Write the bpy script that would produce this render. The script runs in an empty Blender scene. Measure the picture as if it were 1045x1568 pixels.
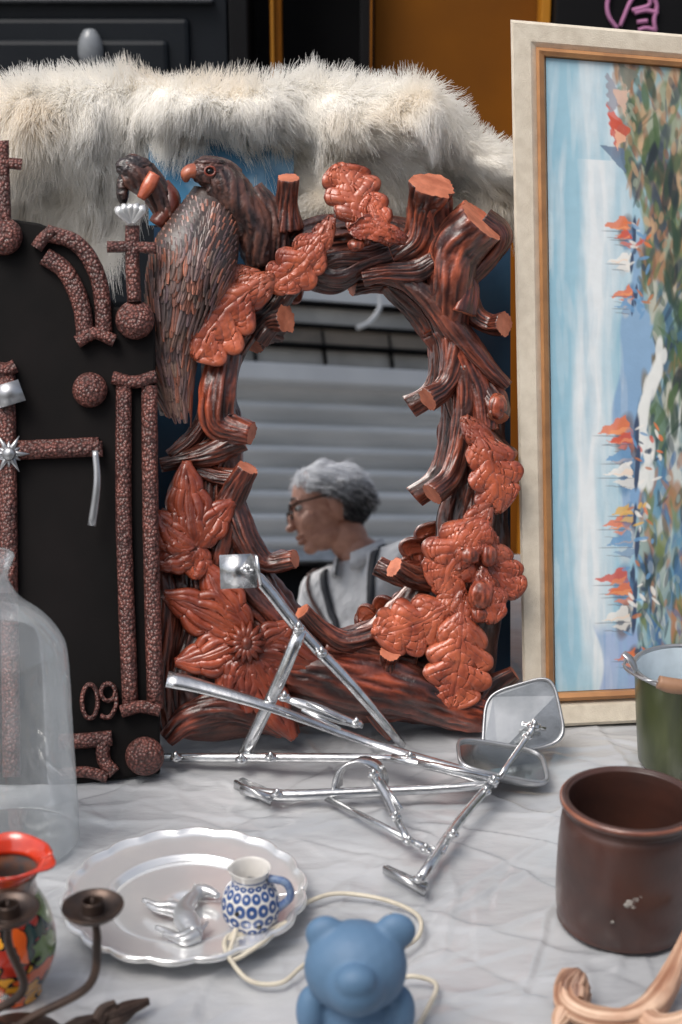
import bpy, bmesh, math, random
import numpy as np
from math import radians, sin, cos, tan, pi
from mathutils import Vector, Matrix
from mathutils.bvhtree import BVHTree
random.seed(7); rng=np.random.default_rng(7)
sc=bpy.context.scene
# ------------------------------------------------------------ camera
W,H=1045.,1568.; F=50/36*H; CX,CY=W/2,H/2
PITCH=radians(17); C=Vector((0,0,1.6))
fwd=Vector((0,cos(PITCH),-sin(PITCH))); up=Vector((0,sin(PITCH),cos(PITCH))); right=Vector((1,0,0))
cd=bpy.data.cameras.new('camera'); cam=bpy.data.objects.new('camera',cd); sc.collection.objects.link(cam)
cam.location=C; cam.rotation_euler=(radians(90)-PITCH,0,0)
cd.sensor_fit='VERTICAL'; cd.sensor_height=36; cd.lens=50; cd.clip_end=500; cd.clip_start=.05
cd.dof.use_dof=True; cd.dof.focus_distance=1.95; cd.dof.aperture_fstop=5.0
sc.camera=cam
TZ=.75
def ray(u,v): return fwd+right*((u-CX)/F)+up*((CY-v)/F)
def onplane(u,v,p0,n):
    d=ray(u,v); return C+d*((p0-C).dot(n)/d.dot(n))
def T(u,v,h=0): return onplane(u,v,Vector((0,0,TZ+h)),Vector((0,0,1)))
def D(u,v,y): return onplane(u,v,Vector((0,y,0)),Vector((0,1,0)))
def dep(p): return (Vector(p)-C).dot(fwd)
def px(p): return dep(p)/F
class Pl:
    def __init__(s,p0,lean,yaw):
        s.p0=p0; l=radians(lean); y=radians(yaw)
        s.n=Vector((sin(y)*cos(l),-cos(y)*cos(l),sin(l))); s.px=1.93/F
    def __call__(s,A):
        A=np.asarray(A,float)
        d=np.array(fwd)[None]+np.outer((A[:,0]-CX)/F,np.array(right))+np.outer((CY-A[:,1])/F,np.array(up))
        n=np.array(s.n); t=(((s.p0-C).dot(s.n))+A[:,2]*s.px)/(d@n)
        return np.array(C)[None]+d*t[:,None]
# ------------------------------------------------------------ noise
def _h(ix,iy,iz):
    x=np.sin(ix*127.1+iy*311.7+iz*74.7)*43758.5453; return x-np.floor(x)
def vn(p):
    p=np.asarray(p,float); i=np.floor(p); f=p-i; f=f*f*(3-2*f); r=0
    for a in (0,1):
        for b in (0,1):
            for c in (0,1):
                w=(f[:,0] if a else 1-f[:,0])*(f[:,1] if b else 1-f[:,1])*(f[:,2] if c else 1-f[:,2])
                r=r+w*_h(i[:,0]+a,i[:,1]+b,i[:,2]+c)
    return r
def fbm(p,o=4):
    p=np.asarray(p,float); r=0; a=.5; s=0
    for k in range(o): r=r+a*vn(p*2**k+k*17.3); s+=a; a*=.5
    return r/s
# ------------------------------------------------------------ materials
def srgb(r,g,b):
    f=lambda c:((c/255+.055)/1.055)**2.4 if c/255>.04045 else c/255/12.92
    return (f(r),f(g),f(b))
def M(name,c1,c2=None,scale=20,rough=.5,metal=0,bump=0,bscale=60,coat=0,col=False,stretch=(1,1,1),vor=0,vscale=160,
      point=None,spec=.5,rvar=0,uv=False,detail=6,bdist=.002,lo=.35,hi=.65,vdark=0,crough=.2):
    m=bpy.data.materials.new(name); m.use_nodes=True; nt=m.node_tree; N=nt.nodes; Lk=nt.links
    b=N['Principled BSDF']; b.inputs['Roughness'].default_value=rough; b.inputs['Metallic'].default_value=metal
    b.inputs['Coat Weight'].default_value=coat; b.inputs['Coat Roughness'].default_value=crough
    b.inputs['Specular IOR Level'].default_value=spec
    tc=N.new('ShaderNodeTexCoord'); mp=N.new('ShaderNodeMapping'); mp.inputs['Scale'].default_value=stretch
    Lk.new(tc.outputs['UV' if uv else 'Object'],mp.inputs['Vector'])
    no=N.new('ShaderNodeTexNoise'); no.inputs['Scale'].default_value=scale; no.inputs['Detail'].default_value=detail
    Lk.new(mp.outputs[0],no.inputs['Vector'])
    r=N.new('ShaderNodeValToRGB'); r.color_ramp.elements[0].position=lo; r.color_ramp.elements[1].position=hi
    c2=c2 or tuple(x*.75 for x in c1)
    r.color_ramp.elements[0].color=(*c1,1); r.color_ramp.elements[1].color=(*c2,1)
    Lk.new(no.outputs['Fac'],r.inputs['Fac']); out=r.outputs['Color']
    def mult(a,bb,fac=1):
        x=N.new('ShaderNodeMix'); x.data_type='RGBA'; x.blend_type='MULTIPLY'; x.inputs[0].default_value=fac
        Lk.new(a,x.inputs[6]); Lk.new(bb,x.inputs[7]); return x.outputs[2]
    if col:
        a=N.new('ShaderNodeAttribute'); a.attribute_name='Col'; out=mult(out,a.outputs['Color'])
    if point:
        g=N.new('ShaderNodeNewGeometry'); pr=N.new('ShaderNodeValToRGB')
        pr.color_ramp.elements[0].position=point[0]; pr.color_ramp.elements[1].position=point[1]
        pr.color_ramp.elements[0].color=(*point[2],1); pr.color_ramp.elements[1].color=(*point[3],1)
        Lk.new(g.outputs['Pointiness'],pr.inputs['Fac']); out=mult(out,pr.outputs['Color'])
    if rvar:
        mr=N.new('ShaderNodeMapRange'); mr.inputs['To Min'].default_value=max(0,rough-rvar); mr.inputs['To Max'].default_value=rough+rvar
        Lk.new(no.outputs['Fac'],mr.inputs['Value']); Lk.new(mr.outputs[0],b.inputs['Roughness'])
    last=None
    if bump:
        n2=N.new('ShaderNodeTexNoise'); n2.inputs['Scale'].default_value=bscale; n2.inputs['Detail'].default_value=5
        Lk.new(mp.outputs[0],n2.inputs['Vector'])
        bp=N.new('ShaderNodeBump'); bp.inputs['Strength'].default_value=bump; bp.inputs['Distance'].default_value=bdist
        Lk.new(n2.outputs['Fac'],bp.inputs['Height']); last=bp
    if vor:
        vv=N.new('ShaderNodeTexVoronoi'); vv.inputs['Scale'].default_value=vscale; vv.inputs['Randomness'].default_value=.9
        Lk.new(tc.outputs['Object'],vv.inputs['Vector'])
        bq=N.new('ShaderNodeBump'); bq.inputs['Strength'].default_value=vor; bq.inputs['Distance'].default_value=.003; bq.invert=True
        Lk.new(vv.outputs['Distance'],bq.inputs['Height'])
        if last: Lk.new(last.outputs[0],bq.inputs['Normal'])
        last=bq
        if vdark:
            vr=N.new('ShaderNodeValToRGB'); vr.color_ramp.elements[0].position=.25; vr.color_ramp.elements[1].position=.65
            vr.color_ramp.elements[0].color=(1.25,1.2,1.2,1); vr.color_ramp.elements[1].color=(vdark,vdark,vdark,1)
            Lk.new(vv.outputs['Distance'],vr.inputs[0]); out=mult(out,vr.outputs[0])
    Lk.new(out,b.inputs['Base Color'])
    if last: Lk.new(last.outputs[0],b.inputs['Normal'])
    return m
def glassmat(name,tint=(.92,.96,.97),haze=.05,rough=.03):
    m=bpy.data.materials.new(name); m.use_nodes=True; nt=m.node_tree; N=nt.nodes; Lk=nt.links; N.clear()
    o=N.new('ShaderNodeOutputMaterial'); tr=N.new('ShaderNodeBsdfTransparent'); tr.inputs[0].default_value=(*tint,1)
    gl=N.new('ShaderNodeBsdfGlossy'); gl.inputs['Roughness'].default_value=rough
    lw=N.new('ShaderNodeLayerWeight'); lw.inputs[0].default_value=.3
    mr=N.new('ShaderNodeMapRange'); mr.inputs['To Min'].default_value=.05; mr.inputs['To Max'].default_value=.7
    Lk.new(lw.outputs['Fresnel'],mr.inputs[0])
    mx=N.new('ShaderNodeMixShader'); Lk.new(mr.outputs[0],mx.inputs[0]); Lk.new(tr.outputs[0],mx.inputs[1]); Lk.new(gl.outputs[0],mx.inputs[2])
    df=N.new('ShaderNodeBsdfDiffuse'); df.inputs[0].default_value=(.85,.88,.9,1)
    no=N.new('ShaderNodeTexNoise'); no.inputs['Scale'].default_value=9; no.inputs['Detail'].default_value=7
    tc=N.new('ShaderNodeTexCoord'); Lk.new(tc.outputs['Object'],no.inputs[0])
    m2=N.new('ShaderNodeMath'); m2.operation='MULTIPLY'; m2.inputs[1].default_value=haze*2; Lk.new(no.outputs['Fac'],m2.inputs[0])
    mz=N.new('ShaderNodeMixShader'); Lk.new(m2.outputs[0],mz.inputs[0]); Lk.new(mx.outputs[0],mz.inputs[1]); Lk.new(df.outputs[0],mz.inputs[2])
    Lk.new(mz.outputs[0],o.inputs[0]); return m
# ------------------------------------------------------------ mesh helpers
def grp(name):
    e=bpy.data.objects.new(name,None); sc.collection.objects.link(e); e.empty_display_size=.05; return e
def mk(name,V,Fc,mats,parent=None,smooth=True,uv=None,col=None,mi=None,flip=False):
    me=bpy.data.meshes.new(name)
    if flip: Fc=[tuple(reversed(f)) for f in Fc]
    me.from_pydata([tuple(map(float,v)) for v in V],[],Fc)
    if not isinstance(mats,(list,tuple)): mats=[mats]
    for m in mats: me.materials.append(m)
    if smooth: me.polygons.foreach_set('use_smooth',[len(f)<5 for f in Fc])
    if mi is not None: me.polygons.foreach_set('material_index',mi)
    if uv is not None:
        ul=me.uv_layers.new(name='UVMap'); idx=np.zeros(len(me.loops),int); me.loops.foreach_get('vertex_index',idx)
        ul.data.foreach_set('uv',np.asarray(uv,float)[idx].ravel())
    if col is not None:
        ca=me.color_attributes.new('Col','FLOAT_COLOR','POINT'); c=np.ones((len(V),4)); c[:,:3]=col
        ca.data.foreach_set('color',c.ravel())
    me.update(); o=bpy.data.objects.new(name,me); sc.collection.objects.link(o)
    if parent: o.parent=parent
    return o
def catmull(P,sub):
    P=np.asarray(P,float)
    if len(P)<3 or sub<=1:
        t=np.linspace(0,1,max(2,sub+1))
        if len(P)==2: return P[0]+(P[1]-P[0])*t[:,None]
        return P
    Q=np.vstack([2*P[0]-P[1],P,2*P[-1]-P[-2]]); out=[]
    for i in range(1,len(Q)-2):
        for k in range(sub):
            t=k/sub; a,b,c,d=Q[i-1],Q[i],Q[i+1],Q[i+2]
            out.append(.5*((2*b)+(c-a)*t+(2*a-5*b+4*c-d)*t*t+(-a+3*b-3*c+d)*t**3))
    out.append(Q[-2]); return np.array(out)
TF=[None]
def tube(P,R,n=16,sub=6,flat=1,flatdir=None,amp=0,freq=3,lfreq=.02,seed=0,amp2=0,freq2=9,lf2=.02,twist=.35):
    P=np.asarray(P,float); R=np.asarray(R if np.ndim(R) else [R]*len(P),float)
    Q=catmull(np.hstack([P,R[:,None]]),sub); X=Q[:,:3]; R=np.maximum(Q[:,3],1e-5); m=len(X)
    tn=np.gradient(X,axis=0); tn/=np.linalg.norm(tn,axis=1)[:,None]+1e-12
    ref=np.array(flatdir if flatdir is not None else ([0,0,1] if abs(tn[0][2])<.9 else [1,0,0]),float)
    V=[];uv=[];ff=[];acc=np.concatenate([[0],np.cumsum(np.linalg.norm(np.diff(X,axis=0),axis=1))])
    th=np.linspace(0,2*pi,n,endpoint=False)+pi
    a=ref-tn[0]*ref.dot(tn[0]); a/=np.linalg.norm(a)
    for i in range(m):
        r0=ref if flatdir is not None else a
        a=r0-tn[i]*r0.dot(tn[i]); a/=np.linalg.norm(a)+1e-12
        b=np.cross(tn[i],a); rr=np.full(n,R[i])
        if amp:
            q=np.stack([np.cos(th)*freq+seed*7.1,np.sin(th)*freq,np.full(n,acc[i]*lfreq)],1)
            rr=rr*(1+amp*(fbm(q,3)-.5)*2)
        if amp2:
            tw=acc[i]*lf2*twist
            q=np.stack([np.cos(th+tw)*freq2+seed*3.3,np.sin(th+tw)*freq2,np.full(n,acc[i]*lf2)],1)
            f_=np.clip((fbm(q,3)-.5)*3.2+.5,0,1); rr=rr+amp2*R[i]**.5*(f_-.6); ff.append(f_)
        V.append(X[i]+np.outer(np.cos(th)*rr*flat,a)+np.outer(np.sin(th)*rr,b))
        uv.append(np.stack([th/(2*pi),np.full(n,acc[i])],1))
    V=np.vstack(V);uv=np.vstack(uv);Fc=[]
    for i in range(m-1):
        for j in range(n):
            k=(j+1)%n; Fc.append((i*n+j,i*n+k,(i+1)*n+k,(i+1)*n+j))
    mi=[0]*len(Fc)
    Fc.append(tuple(reversed(range(n)))); Fc.append(tuple((m-1)*n+j for j in range(n))); mi+=[1,1]
    TF[0]=np.concatenate(ff) if amp2 else None
    return V,Fc,uv,mi
class Bag:
    def __init__(s): s.V=[];s.F=[];s.uv=[];s.mi=[];s.c=[];s.n=0
    def add(s,V,Fc,uv=None,mi=None,col=(1,1,1)):
        V=np.asarray(V,float); s.V.append(V); s.F+= [tuple(i+s.n for i in f) for f in Fc]
        s.uv.append(np.zeros((len(V),2)) if uv is None else uv); s.mi+= (mi if mi is not None else [0]*len(Fc))
        c=np.ones((len(V),3))*np.asarray(col); s.c.append(c); s.n+=len(V); return s
    def out(s,name,mats,parent=None,pl=None,smooth=True):
        V=np.vstack(s.V)
        if pl: V=pl(V)
        nm=len(mats) if isinstance(mats,(list,tuple)) else 1
        return mk(name,V,s.F,mats,parent,smooth,np.vstack(s.uv),np.vstack(s.c),[min(i,nm-1) for i in s.mi],flip=bool(pl))
def lathe(prof,c,n=64,rf=None,sub=1):
    P=catmull(np.array([(r,0,z) for r,z in prof]),sub) if sub>1 else np.array([(r,0,z) for r,z in prof],float)
    V=[];uv=[];th=np.linspace(0,2*pi,n+1); m=len(P)
    for i,(r,_,z) in enumerate(P):
        r=max(r,0); k=np.ones(n+1) if rf is None else rf(th,i/(m-1))
        V.append(np.stack([c[0]+r*k*np.cos(th),c[1]+r*k*np.sin(th),c[2]+z+0*th],1)); uv.append(np.stack([th/2/pi,np.full(n+1,i/(m-1))],1))
    q=n+1
    Fc=[(i*q+j,i*q+j+1,(i+1)*q+j+1,(i+1)*q+j) for i in range(m-1) for j in range(n)]
    return np.vstack(V),Fc,np.vstack(uv)
def boxv(p,ax,ay,az):
    p,ax,ay,az=map(lambda q:np.array(q,float),(p,ax,ay,az))
    V=[p+ax*a+ay*b+az*c for a in(-1,1) for b in(-1,1) for c in(-1,1)]
    Fc=[(0,1,3,2),(4,6,7,5),(0,4,5,1),(2,3,7,6),(0,2,6,4),(1,5,7,3)]
    return V,Fc
def box(name,lo,hi,mat,parent=None,bev=.004):
    lo=Vector(lo);hi=Vector(hi);c=(lo+hi)/2;d=(hi-lo)/2
    V,Fc=boxv(c,(d.x,0,0),(0,d.y,0),(0,0,d.z)); o=mk(name,V,Fc,mat,parent,False)
    if bev: b=o.modifiers.new('b','BEVEL'); b.width=bev; b.segments=2
    return o
def ell(c,r,rot=None,n=3):
    bm=bmesh.new(); bmesh.ops.create_icosphere(bm,subdivisions=n,radius=1)
    V=np.array([v.co[:] for v in bm.verts]); Fc=[tuple(v.index for v in f.verts) for f in bm.faces]; bm.free()
    return V*np.array(r)+np.array(c),Fc
def blobs(name,L,vox,sm,mat,parent=None,mtx=None):
    b=Bag()
    for e in L:
        V,Fc=ell(*e); b.add(V,Fc)
    o=b.out(name,mat,parent)
    if mtx is not None: o.data.transform(mtx)
    r=o.modifiers.new('r','REMESH'); r.mode='VOXEL'; r.voxel_size=vox; r.use_smooth_shade=True
    if sm: s=o.modifiers.new('s','SMOOTH'); s.iterations=sm; s.factor=.5
    return o
def hair(name,pos,rad,mat,parent=None):
    N,K,_=pos.shape; cv=bpy.data.hair_curves.new(name); cv.add_curves([K]*N)
    cv.attributes['position'].data.foreach_set('vector',pos.astype(np.float32).ravel())
    a=cv.attributes.get('radius') or cv.attributes.new('radius','FLOAT','POINT')
    a.data.foreach_set('value',rad.astype(np.float32).ravel())
    cv.materials.append(mat); o=bpy.data.objects.new(name,cv); sc.collection.objects.link(o)
    if parent: o.parent=parent
    return o
# ------------------------------------------------------------ palette
leafM=M('carved_leaf_wood',(.63,.155,.072),(.37,.075,.038),scale=30,rough=.34,bump=.6,bscale=150,coat=.6,col=True,rvar=.1,detail=9)
barkM=M('carved_branch_wood',(.28,.088,.052),(.11,.04,.03),scale=24,rough=.34,bump=.7,bscale=170,coat=.55,col=True,
        point=(.45,.55,(.4,.36,.4),(1.2,1.15,1.1)),rvar=.12,bdist=.002)
cutM=M('cut_wood',(.66,.22,.12),(.42,.12,.06),scale=45,rough=.5,bump=.5,bscale=200,detail=9)
birdM=M('carved_feather_wood',(.27,.155,.12),(.12,.085,.085),scale=24,rough=.4,bump=.5,bscale=180,col=True,coat=.35)
darkbirdM=M('dark_stained_wood',(.03,.018,.015),(.015,.013,.016),scale=30,rough=.5,bump=.6,bscale=120)
blackM=M('black_lacquer',(.0045,.0042,.0042),(.010,.008,.008),scale=8,rough=.65,bump=.15,bscale=30,spec=.15)
trimM=M('studded_red_iron',(.23,.088,.070),(.13,.055,.048),scale=30,rough=.36,vor=1.0,vscale=230,rvar=.1,vdark=.42)
chromeM=M('worn_chrome',(.80,.81,.82),(.55,.56,.57),scale=60,rough=.22,metal=.95,bump=.2,bscale=120,rvar=.13)
steelM=M('grey_steel',(.5,.51,.53),(.36,.37,.38),scale=30,rough=.35,metal=.8,rvar=.1)
mirrorM=M('mirror_glass',(.96,.97,.97),(.95,.96,.96),scale=3,rough=0,metal=1)
# ============================================================ planes
p0m=T(522,1134); MP=Pl(p0m,18,12)
DP=Pl(T(175,1194),16,5)
PP=Pl(T(880,1108),17,4)
# ============================================================ setting
g=M('paving',(.16,.155,.15),(.1,.1,.1),scale=3,rough=.8,bump=.4,bscale=40)
N=g.node_tree.nodes; Lk=g.node_tree.links
br=N.new('ShaderNodeTexBrick'); br.inputs['Scale'].default_value=1.6; br.inputs['Color1'].default_value=(.26,.25,.24,1); br.inputs['Color2'].default_value=(.19,.185,.18,1); br.inputs['Mortar'].default_value=(.06,.06,.06,1)
tc=N.new('ShaderNodeTexCoord'); Lk.new(tc.outputs['Object'],br.inputs[0]); Lk.new(br.outputs[0],N['Principled BSDF'].inputs['Base Color'])
mk('ground',[(-60,-60,0),(60,-60,0),(60,60,0),(-60,60,0)],[(0,1,2,3)],g,smooth=False)
BY=3.6
sf=grp('dark_shopfront')
navy=M('navy_door_paint',(.005,.0075,.0115),(.008,.011,.015),scale=6,rough=.5,bump=.1,bscale=30,spec=.3)
blk=M('shop_black',(.003,.003,.004),(.006,.006,.007),scale=5,rough=.7,spec=.2)
oran=M('ochre_panel',(.25,.085,.003),(.13,.042,.003),scale=1.5,rough=.6,spec=.2)
oran2=M('ochre_trim',(.55,.22,.01),(.45,.18,.01),scale=3,rough=.5)
def xb(u,v=100,y=BY): return D(u,v,y).x
box('rear_wall',(-4,BY+.35,0),(4.5,BY+.6,3.2),blk,sf)
x0,x1=-1.3,xb(350)
box('door_leaf',(x0,BY,0.02),(x1,BY+.06,2.6),navy,sf)
zt=D(100,14,BY).z
for (a,b,za,zb) in [(x0+.1,x1-.09,.2,.85),(x0+.1,x1-.09,1.0,zt-.02)]:
    for k,(ins,pr) in enumerate([(0,.02),(.05,.035)]):
        box('door_panel',(a+ins,BY-pr,za+ins),(b-ins,BY+.01,zb-ins),navy,sf,.012)
box('door_rail',(x0+.02,BY-.03,zt+.012),(x1-.03,BY+.01,zt+.024),M('rail_grey',(.035,.04,.046),rough=.4),sf,.005)
box('door_upper_panel',(x0+.1,BY-.02,zt+.09),(x1-.09,BY+.01,2.5),navy,sf,.01)
box('door_jamb',(x1+.005,BY-.03,0),(x1+.05,BY+.3,2.7),blk,sf)
kV,kF,kuv=lathe([(0,0),(.024,.005),(.030,.03),(.026,.055),(.020,.068),(.012,.078),(0,.080)],D(140,98,BY-.05),24,sub=4)
mk('door_knob',kV,kF,M('ceramic_white',(.26,.28,.30),rough=.25),sf)
box('ochre_strip',(xb(412),BY+.06,0),(xb(431),BY+.12,2.9),oran,sf)
box('ochre_edge',(xb(414),BY+.04,0),(xb(419),BY+.057,2.9),oran2,sf,.001)
box('dark_post',(xb(552),BY+.02,0),(xb(572),BY+.1,2.9),blk,sf)
box('ochre_edge',(xb(567),BY+.0,0),(xb(570),BY+.018,2.9),oran,sf,.001)
box('ochre_panel',(xb(575),BY+.1,0),(xb(838),BY+.16,2.9),oran,sf)
box('ochre_edge',(xb(828),BY+.02,0),(xb(842),BY+.095,2.9),oran2,sf,.002)
box('sign_board',(xb(846),BY-.02,.9),(xb(1300),BY+.1,2.9),blk,sf)
pinkM=M('pink_chalk',(.55,.22,.42),rough=.8)
def scr(pts,r=.005): 
    P=[D(u,v,BY-.027) for u,v in pts]; V,Fc,uv,mi=tube(P,r,8,6); mk('chalk_letter',V,Fc,pinkM,sf)
scr([(936,-10),(930,6),(933,26),(946,44)]); scr([(978,-14),(966,2),(958,20),(950,40)]); scr([(978,-10),(992,-6),(994,8),(968,16)])
scr([(972,20),(990,16),(1008,20)]); scr([(976,34),(992,32)]); scr([(1000,-8),(1006,10),(1002,30),(1004,46)]); scr([(978,46),(990,43),(1006,47)])
box('upper_facade',(-4,BY-.02,2.72),(4.5,BY+.34,3.2),M('facade_plaster',(.2,.18,.16),(.14,.13,.12),scale=3,rough=.8,bump=.3),sf)
# ---- building across the street, seen in the mirror
n=MP.n; 
def R(p): p=Vector(p); return p-2*((p-MP.p0).dot(n))*n
Wc=R(C+ray(530,700)*6.3); WY=Wc.y
def Wp(u,v,y=None):
    y=WY if y is None else y
    d=ray(u,v); h=C+d*((MP.p0-C).dot(n)/d.dot(n)); dr=d-2*d.dot(n)*n
    return h+dr*((y-h.y)/dr.y)
sh=grp('shuttered_shop')
zb=Wp(470,848).z; ztop=Wp(520,602).z; pitch=(Wp(520,640).z-Wp(520,673).z)
xa,xc=Wc.x-2.2,Wc.x+2.2
prof=[];z=zb
while z<ztop:
    for k in range(12):
        t=k/12; prof.append((.044*(sin(pi*t/.74)**.7) if t<.74 else -.03*sin(pi*(t-.74)/.26),z+pitch*t))
    z+=pitch
V=[]
for (o,z) in prof: V+=[(xa,WY+float(np.real(o)),z),(xc,WY+float(np.real(o)),z)]
Fc=[(2*i,2*i+1,2*i+3,2*i+2) for i in range(len(prof)-1)]
mk('roller_shutter',V,Fc,M('shutter_metal',(.88,.88,.87),(.70,.71,.71),scale=2.5,rough=.45,bump=.1,stretch=(1,1,6),spec=.6),sh,flip=True)
box('shutter_bottom_bar',(xa,WY-.01,zb-.05),(xc,WY+.05,zb),steelM,sh)
box('dark_interior',(xa,WY-.9,.3),(xc,WY-.05,zb+.1),blk,sh)
box('stall_riser',(xa,WY-.1,0),(xc,WY+.05,.6),M('riser',(.1,.1,.1)),sh)
band=M('band_white',(.92,.92,.91),(.82,.82,.82),scale=4,rough=.5)
brown=M('cornice_brown',(.34,.28,.22),(.2,.17,.14),scale=6,rough=.7,bump=.3)
gry=M('cornice_grey',(.66,.63,.58),(.42,.40,.37),scale=5,rough=.7,bump=.3)
zz=[Wp(520,v).z for v in (602,574,542,512,478,440,410)]
box('lintel_light',(xa,WY-.05,zz[0]),(xc,WY+.10,zz[1]),band,sh,.01)
box('frieze_lower',(xa,WY-.05,zz[1]+.003),(xc,WY+.05,zz[2]),gry,sh)
box('frieze_mid',(xa,WY-.05,zz[2]+.003),(xc,WY+.07,zz[3]),brown,sh)
box('frieze_dark',(xa,WY-.05,zz[3]+.003),(xc,WY+.05,zz[4]),gry,sh)
box('cornice',(xa,WY-.05,zz[4]+.003),(xc,WY+.09,zz[5]),band,sh)
for z_,h_ in((zz[2],.010),(zz[3],.014),(zz[1],.012),(zz[4],.010)): box('painted_shade_strip',(xa,WY,z_-h_),(xc,WY+.094,z_),blk,sh,0)  # solid black strips standing in for shade lines between the bands
for k in range(14):
    x=xa+.15+k*.33; box('joint',(x,WY+.03,zz[1]+.02),(x+.008,WY+.078,zz[3]-.022),blk,sh,0)
box('upper_wall',(xa-.6,WY-.4,zz[5]+.003),(xc+.6,WY+.02,3.9),M('upper_wall_plaster',(.55,.53,.5),(.45,.43,.41),scale=2,rough=.8,bump=.3),sh)
for s in (xa-.6,xc): box('pilaster',(s,WY-.4,0),(s+.6,WY+.06,zz[5]),gry,sh)
V,Fc,uv,mi=tube([Wp(553,420,WY+.3),Wp(578,440,WY+.3),Wp(583,468,WY+.3),Wp(568,492,WY+.3),Wp(548,502,WY+.3)],.011,8,6); mk('hanging_cable',V,Fc,band,sh)
V,Fc,uv,mi=tube([Wp(553,420,WY+.3),Wp(540,400,WY+.1),Wp(540,390,WY)],.011,8,6); mk('cable_hook',V,Fc,band,sh)
# ============================================================ table
tb=grp('market_table')
woodT=M('table_wood',(.3,.2,.12),rough=.6,bump=.3)
box('table_top',(-1.2,.98,.705),(1.3,2.5,.735),woodT,tb)
for x in(-1.1,1.2):
    for y in(1.08,2.4): box('leg',(x-.03,y-.03,0),(x+.03,y+.03,.704),woodT,tb)
nx,ny=760,480; X=np.linspace(-1.22,1.32,nx); Y=np.linspace(.965,2.52,ny)
XX,YY=np.meshgrid(X,Y); q=np.stack([XX.ravel(),YY.ravel(),0*XX.ravel()],1)
hx=(fbm(q*np.array([6,9,1]),3)-.5)*.012
wx=q[:,0]+.035*(vn(q*9)-.5)+.012*(vn(q*25)-.5); wy=q[:,1]+.035*(vn(q*9+7)-.5)+.012*(vn(q*25+7)-.5)
rs=random.Random(3)
for k in range(340):
    cx_,cy_=rs.uniform(-.6,.7),rs.uniform(1.0,1.95); a_=rs.gauss(.35,.6) if rs.random()<.6 else rs.uniform(0,pi); L_=rs.uniform(.025,.17); wd=rs.uniform(.0022,.007)
    du_=(wx-cx_)*cos(a_)+(wy-cy_)*sin(a_); dv_=-(wx-cx_)*sin(a_)+(wy-cy_)*cos(a_)+rs.uniform(-.8,.8)*du_**2
    prof_=np.exp(-(du_/L_)**4)*(np.exp(-np.abs(dv_)/wd)+.6*np.tanh(dv_/wd)*np.exp(-np.abs(dv_)/(wd*4)))
    hx+=rs.choice([1,1,-.7])*rs.uniform(.0012,.0034)*prof_
hx+=.0016*(fbm(np.stack([wx*26,wy*44,0*wx],1),3)-.5)
zz2=TZ-.003+.0075*np.tanh(hx/.0075)
Vc=np.stack([q[:,0],q[:,1],zz2],1); hang=[]
for k,dz in enumerate(np.linspace(0,.45,24)[1:]):
    yy=.965-.012+.025*(vn(np.stack([X*6,0*X,0*X+dz*2],1))-.5)*min(1,dz*6); hang.append(np.stack([X,yy,TZ-.005-dz+0*X],1))
Vc=np.vstack(hang[::-1]+[Vc]); rows=ny+len(hang)
Fc=[(j*nx+i,j*nx+i+1,(j+1)*nx+i+1,(j+1)*nx+i) for j in range(rows-1) for i in range(nx-1)]
clothM=M('plastic_sheet',(.40,.415,.435),(.52,.53,.545),scale=5,rough=.2,bump=.45,bscale=34,bdist=.004,spec=.9,stretch=(1,1.8,1),rvar=.07,coat=.4)
mk('plastic_tablecloth',Vc,Fc,clothM)
# ============================================================ carved mirror
cm=grp('carved_wood_mirror')
pairs=[((540,428),(540,320)),((600,440),(640,340)),((645,472),(690,400)),((672,530),(722,500)),((674,590),(768,590)),((692,650),(774,660)),
((692,720),(778,740)),((672,780),(778,800)),((662,840),(780,880)),((612,905),(765,960)),((565,950),(735,1085)),((520,972),(600,1105)),((480,950),(480,1112)),
((440,900),(280,1130)),((402,850),(250,1000)),((377,790),(250,860)),((372,710),(262,740)),((370,640),(322,655)),((362,590),(312,560)),((385,530),(310,480)),((430,490),(380,420)),((470,440),(450,345))]
inn=np.array([[a[0],a[1],0] for a,b in pairs]+[[540,428,0]],float); outr=np.array([[b[0],b[1],0] for a,b in pairs]+[[540,320,0]],float)
I=catmull(inn,24);O=catmull(outr,24); m=len(I); ns=60; bag=Bag()
al=np.concatenate([[0],np.cumsum(np.linalg.norm(np.diff((I+O)/2,axis=0),axis=1))])
V=[];CC=[]
for j in range(ns):
    s=j/(ns-1); P=I*(1-s)+O*s
    wd=np.linalg.norm(O-I,axis=1)
    per=np.stack([np.cos(al/al[-1]*2*pi)*4,np.sin(al/al[-1]*2*pi)*4,np.full(m,s*4.)],1)
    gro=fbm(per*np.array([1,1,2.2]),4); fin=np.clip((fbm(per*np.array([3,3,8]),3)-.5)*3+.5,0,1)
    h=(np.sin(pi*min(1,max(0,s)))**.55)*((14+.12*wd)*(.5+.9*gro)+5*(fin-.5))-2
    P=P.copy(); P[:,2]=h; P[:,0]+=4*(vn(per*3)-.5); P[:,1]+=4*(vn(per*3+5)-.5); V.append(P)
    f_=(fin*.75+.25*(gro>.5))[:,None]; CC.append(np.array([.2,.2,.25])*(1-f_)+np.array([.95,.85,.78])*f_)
V=np.vstack(V); Fc=[(j*m+i,j*m+i+1,(j+1)*m+i+1,(j+1)*m+i) for j in range(ns-1) for i in range(m-1)]
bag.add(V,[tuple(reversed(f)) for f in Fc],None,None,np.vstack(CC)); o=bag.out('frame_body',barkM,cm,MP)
gl=[tuple(a) for a in (I+(O-I)*.12)[::3]]
V=[(a[0],a[1],-4) for a in gl]; mk('mirror_glass',MP(V),[tuple(range(len(V)))],mirrorM,cm,False)
bk=[tuple(a) for a in (I+(O-I)*.93)[::3]]
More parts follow.
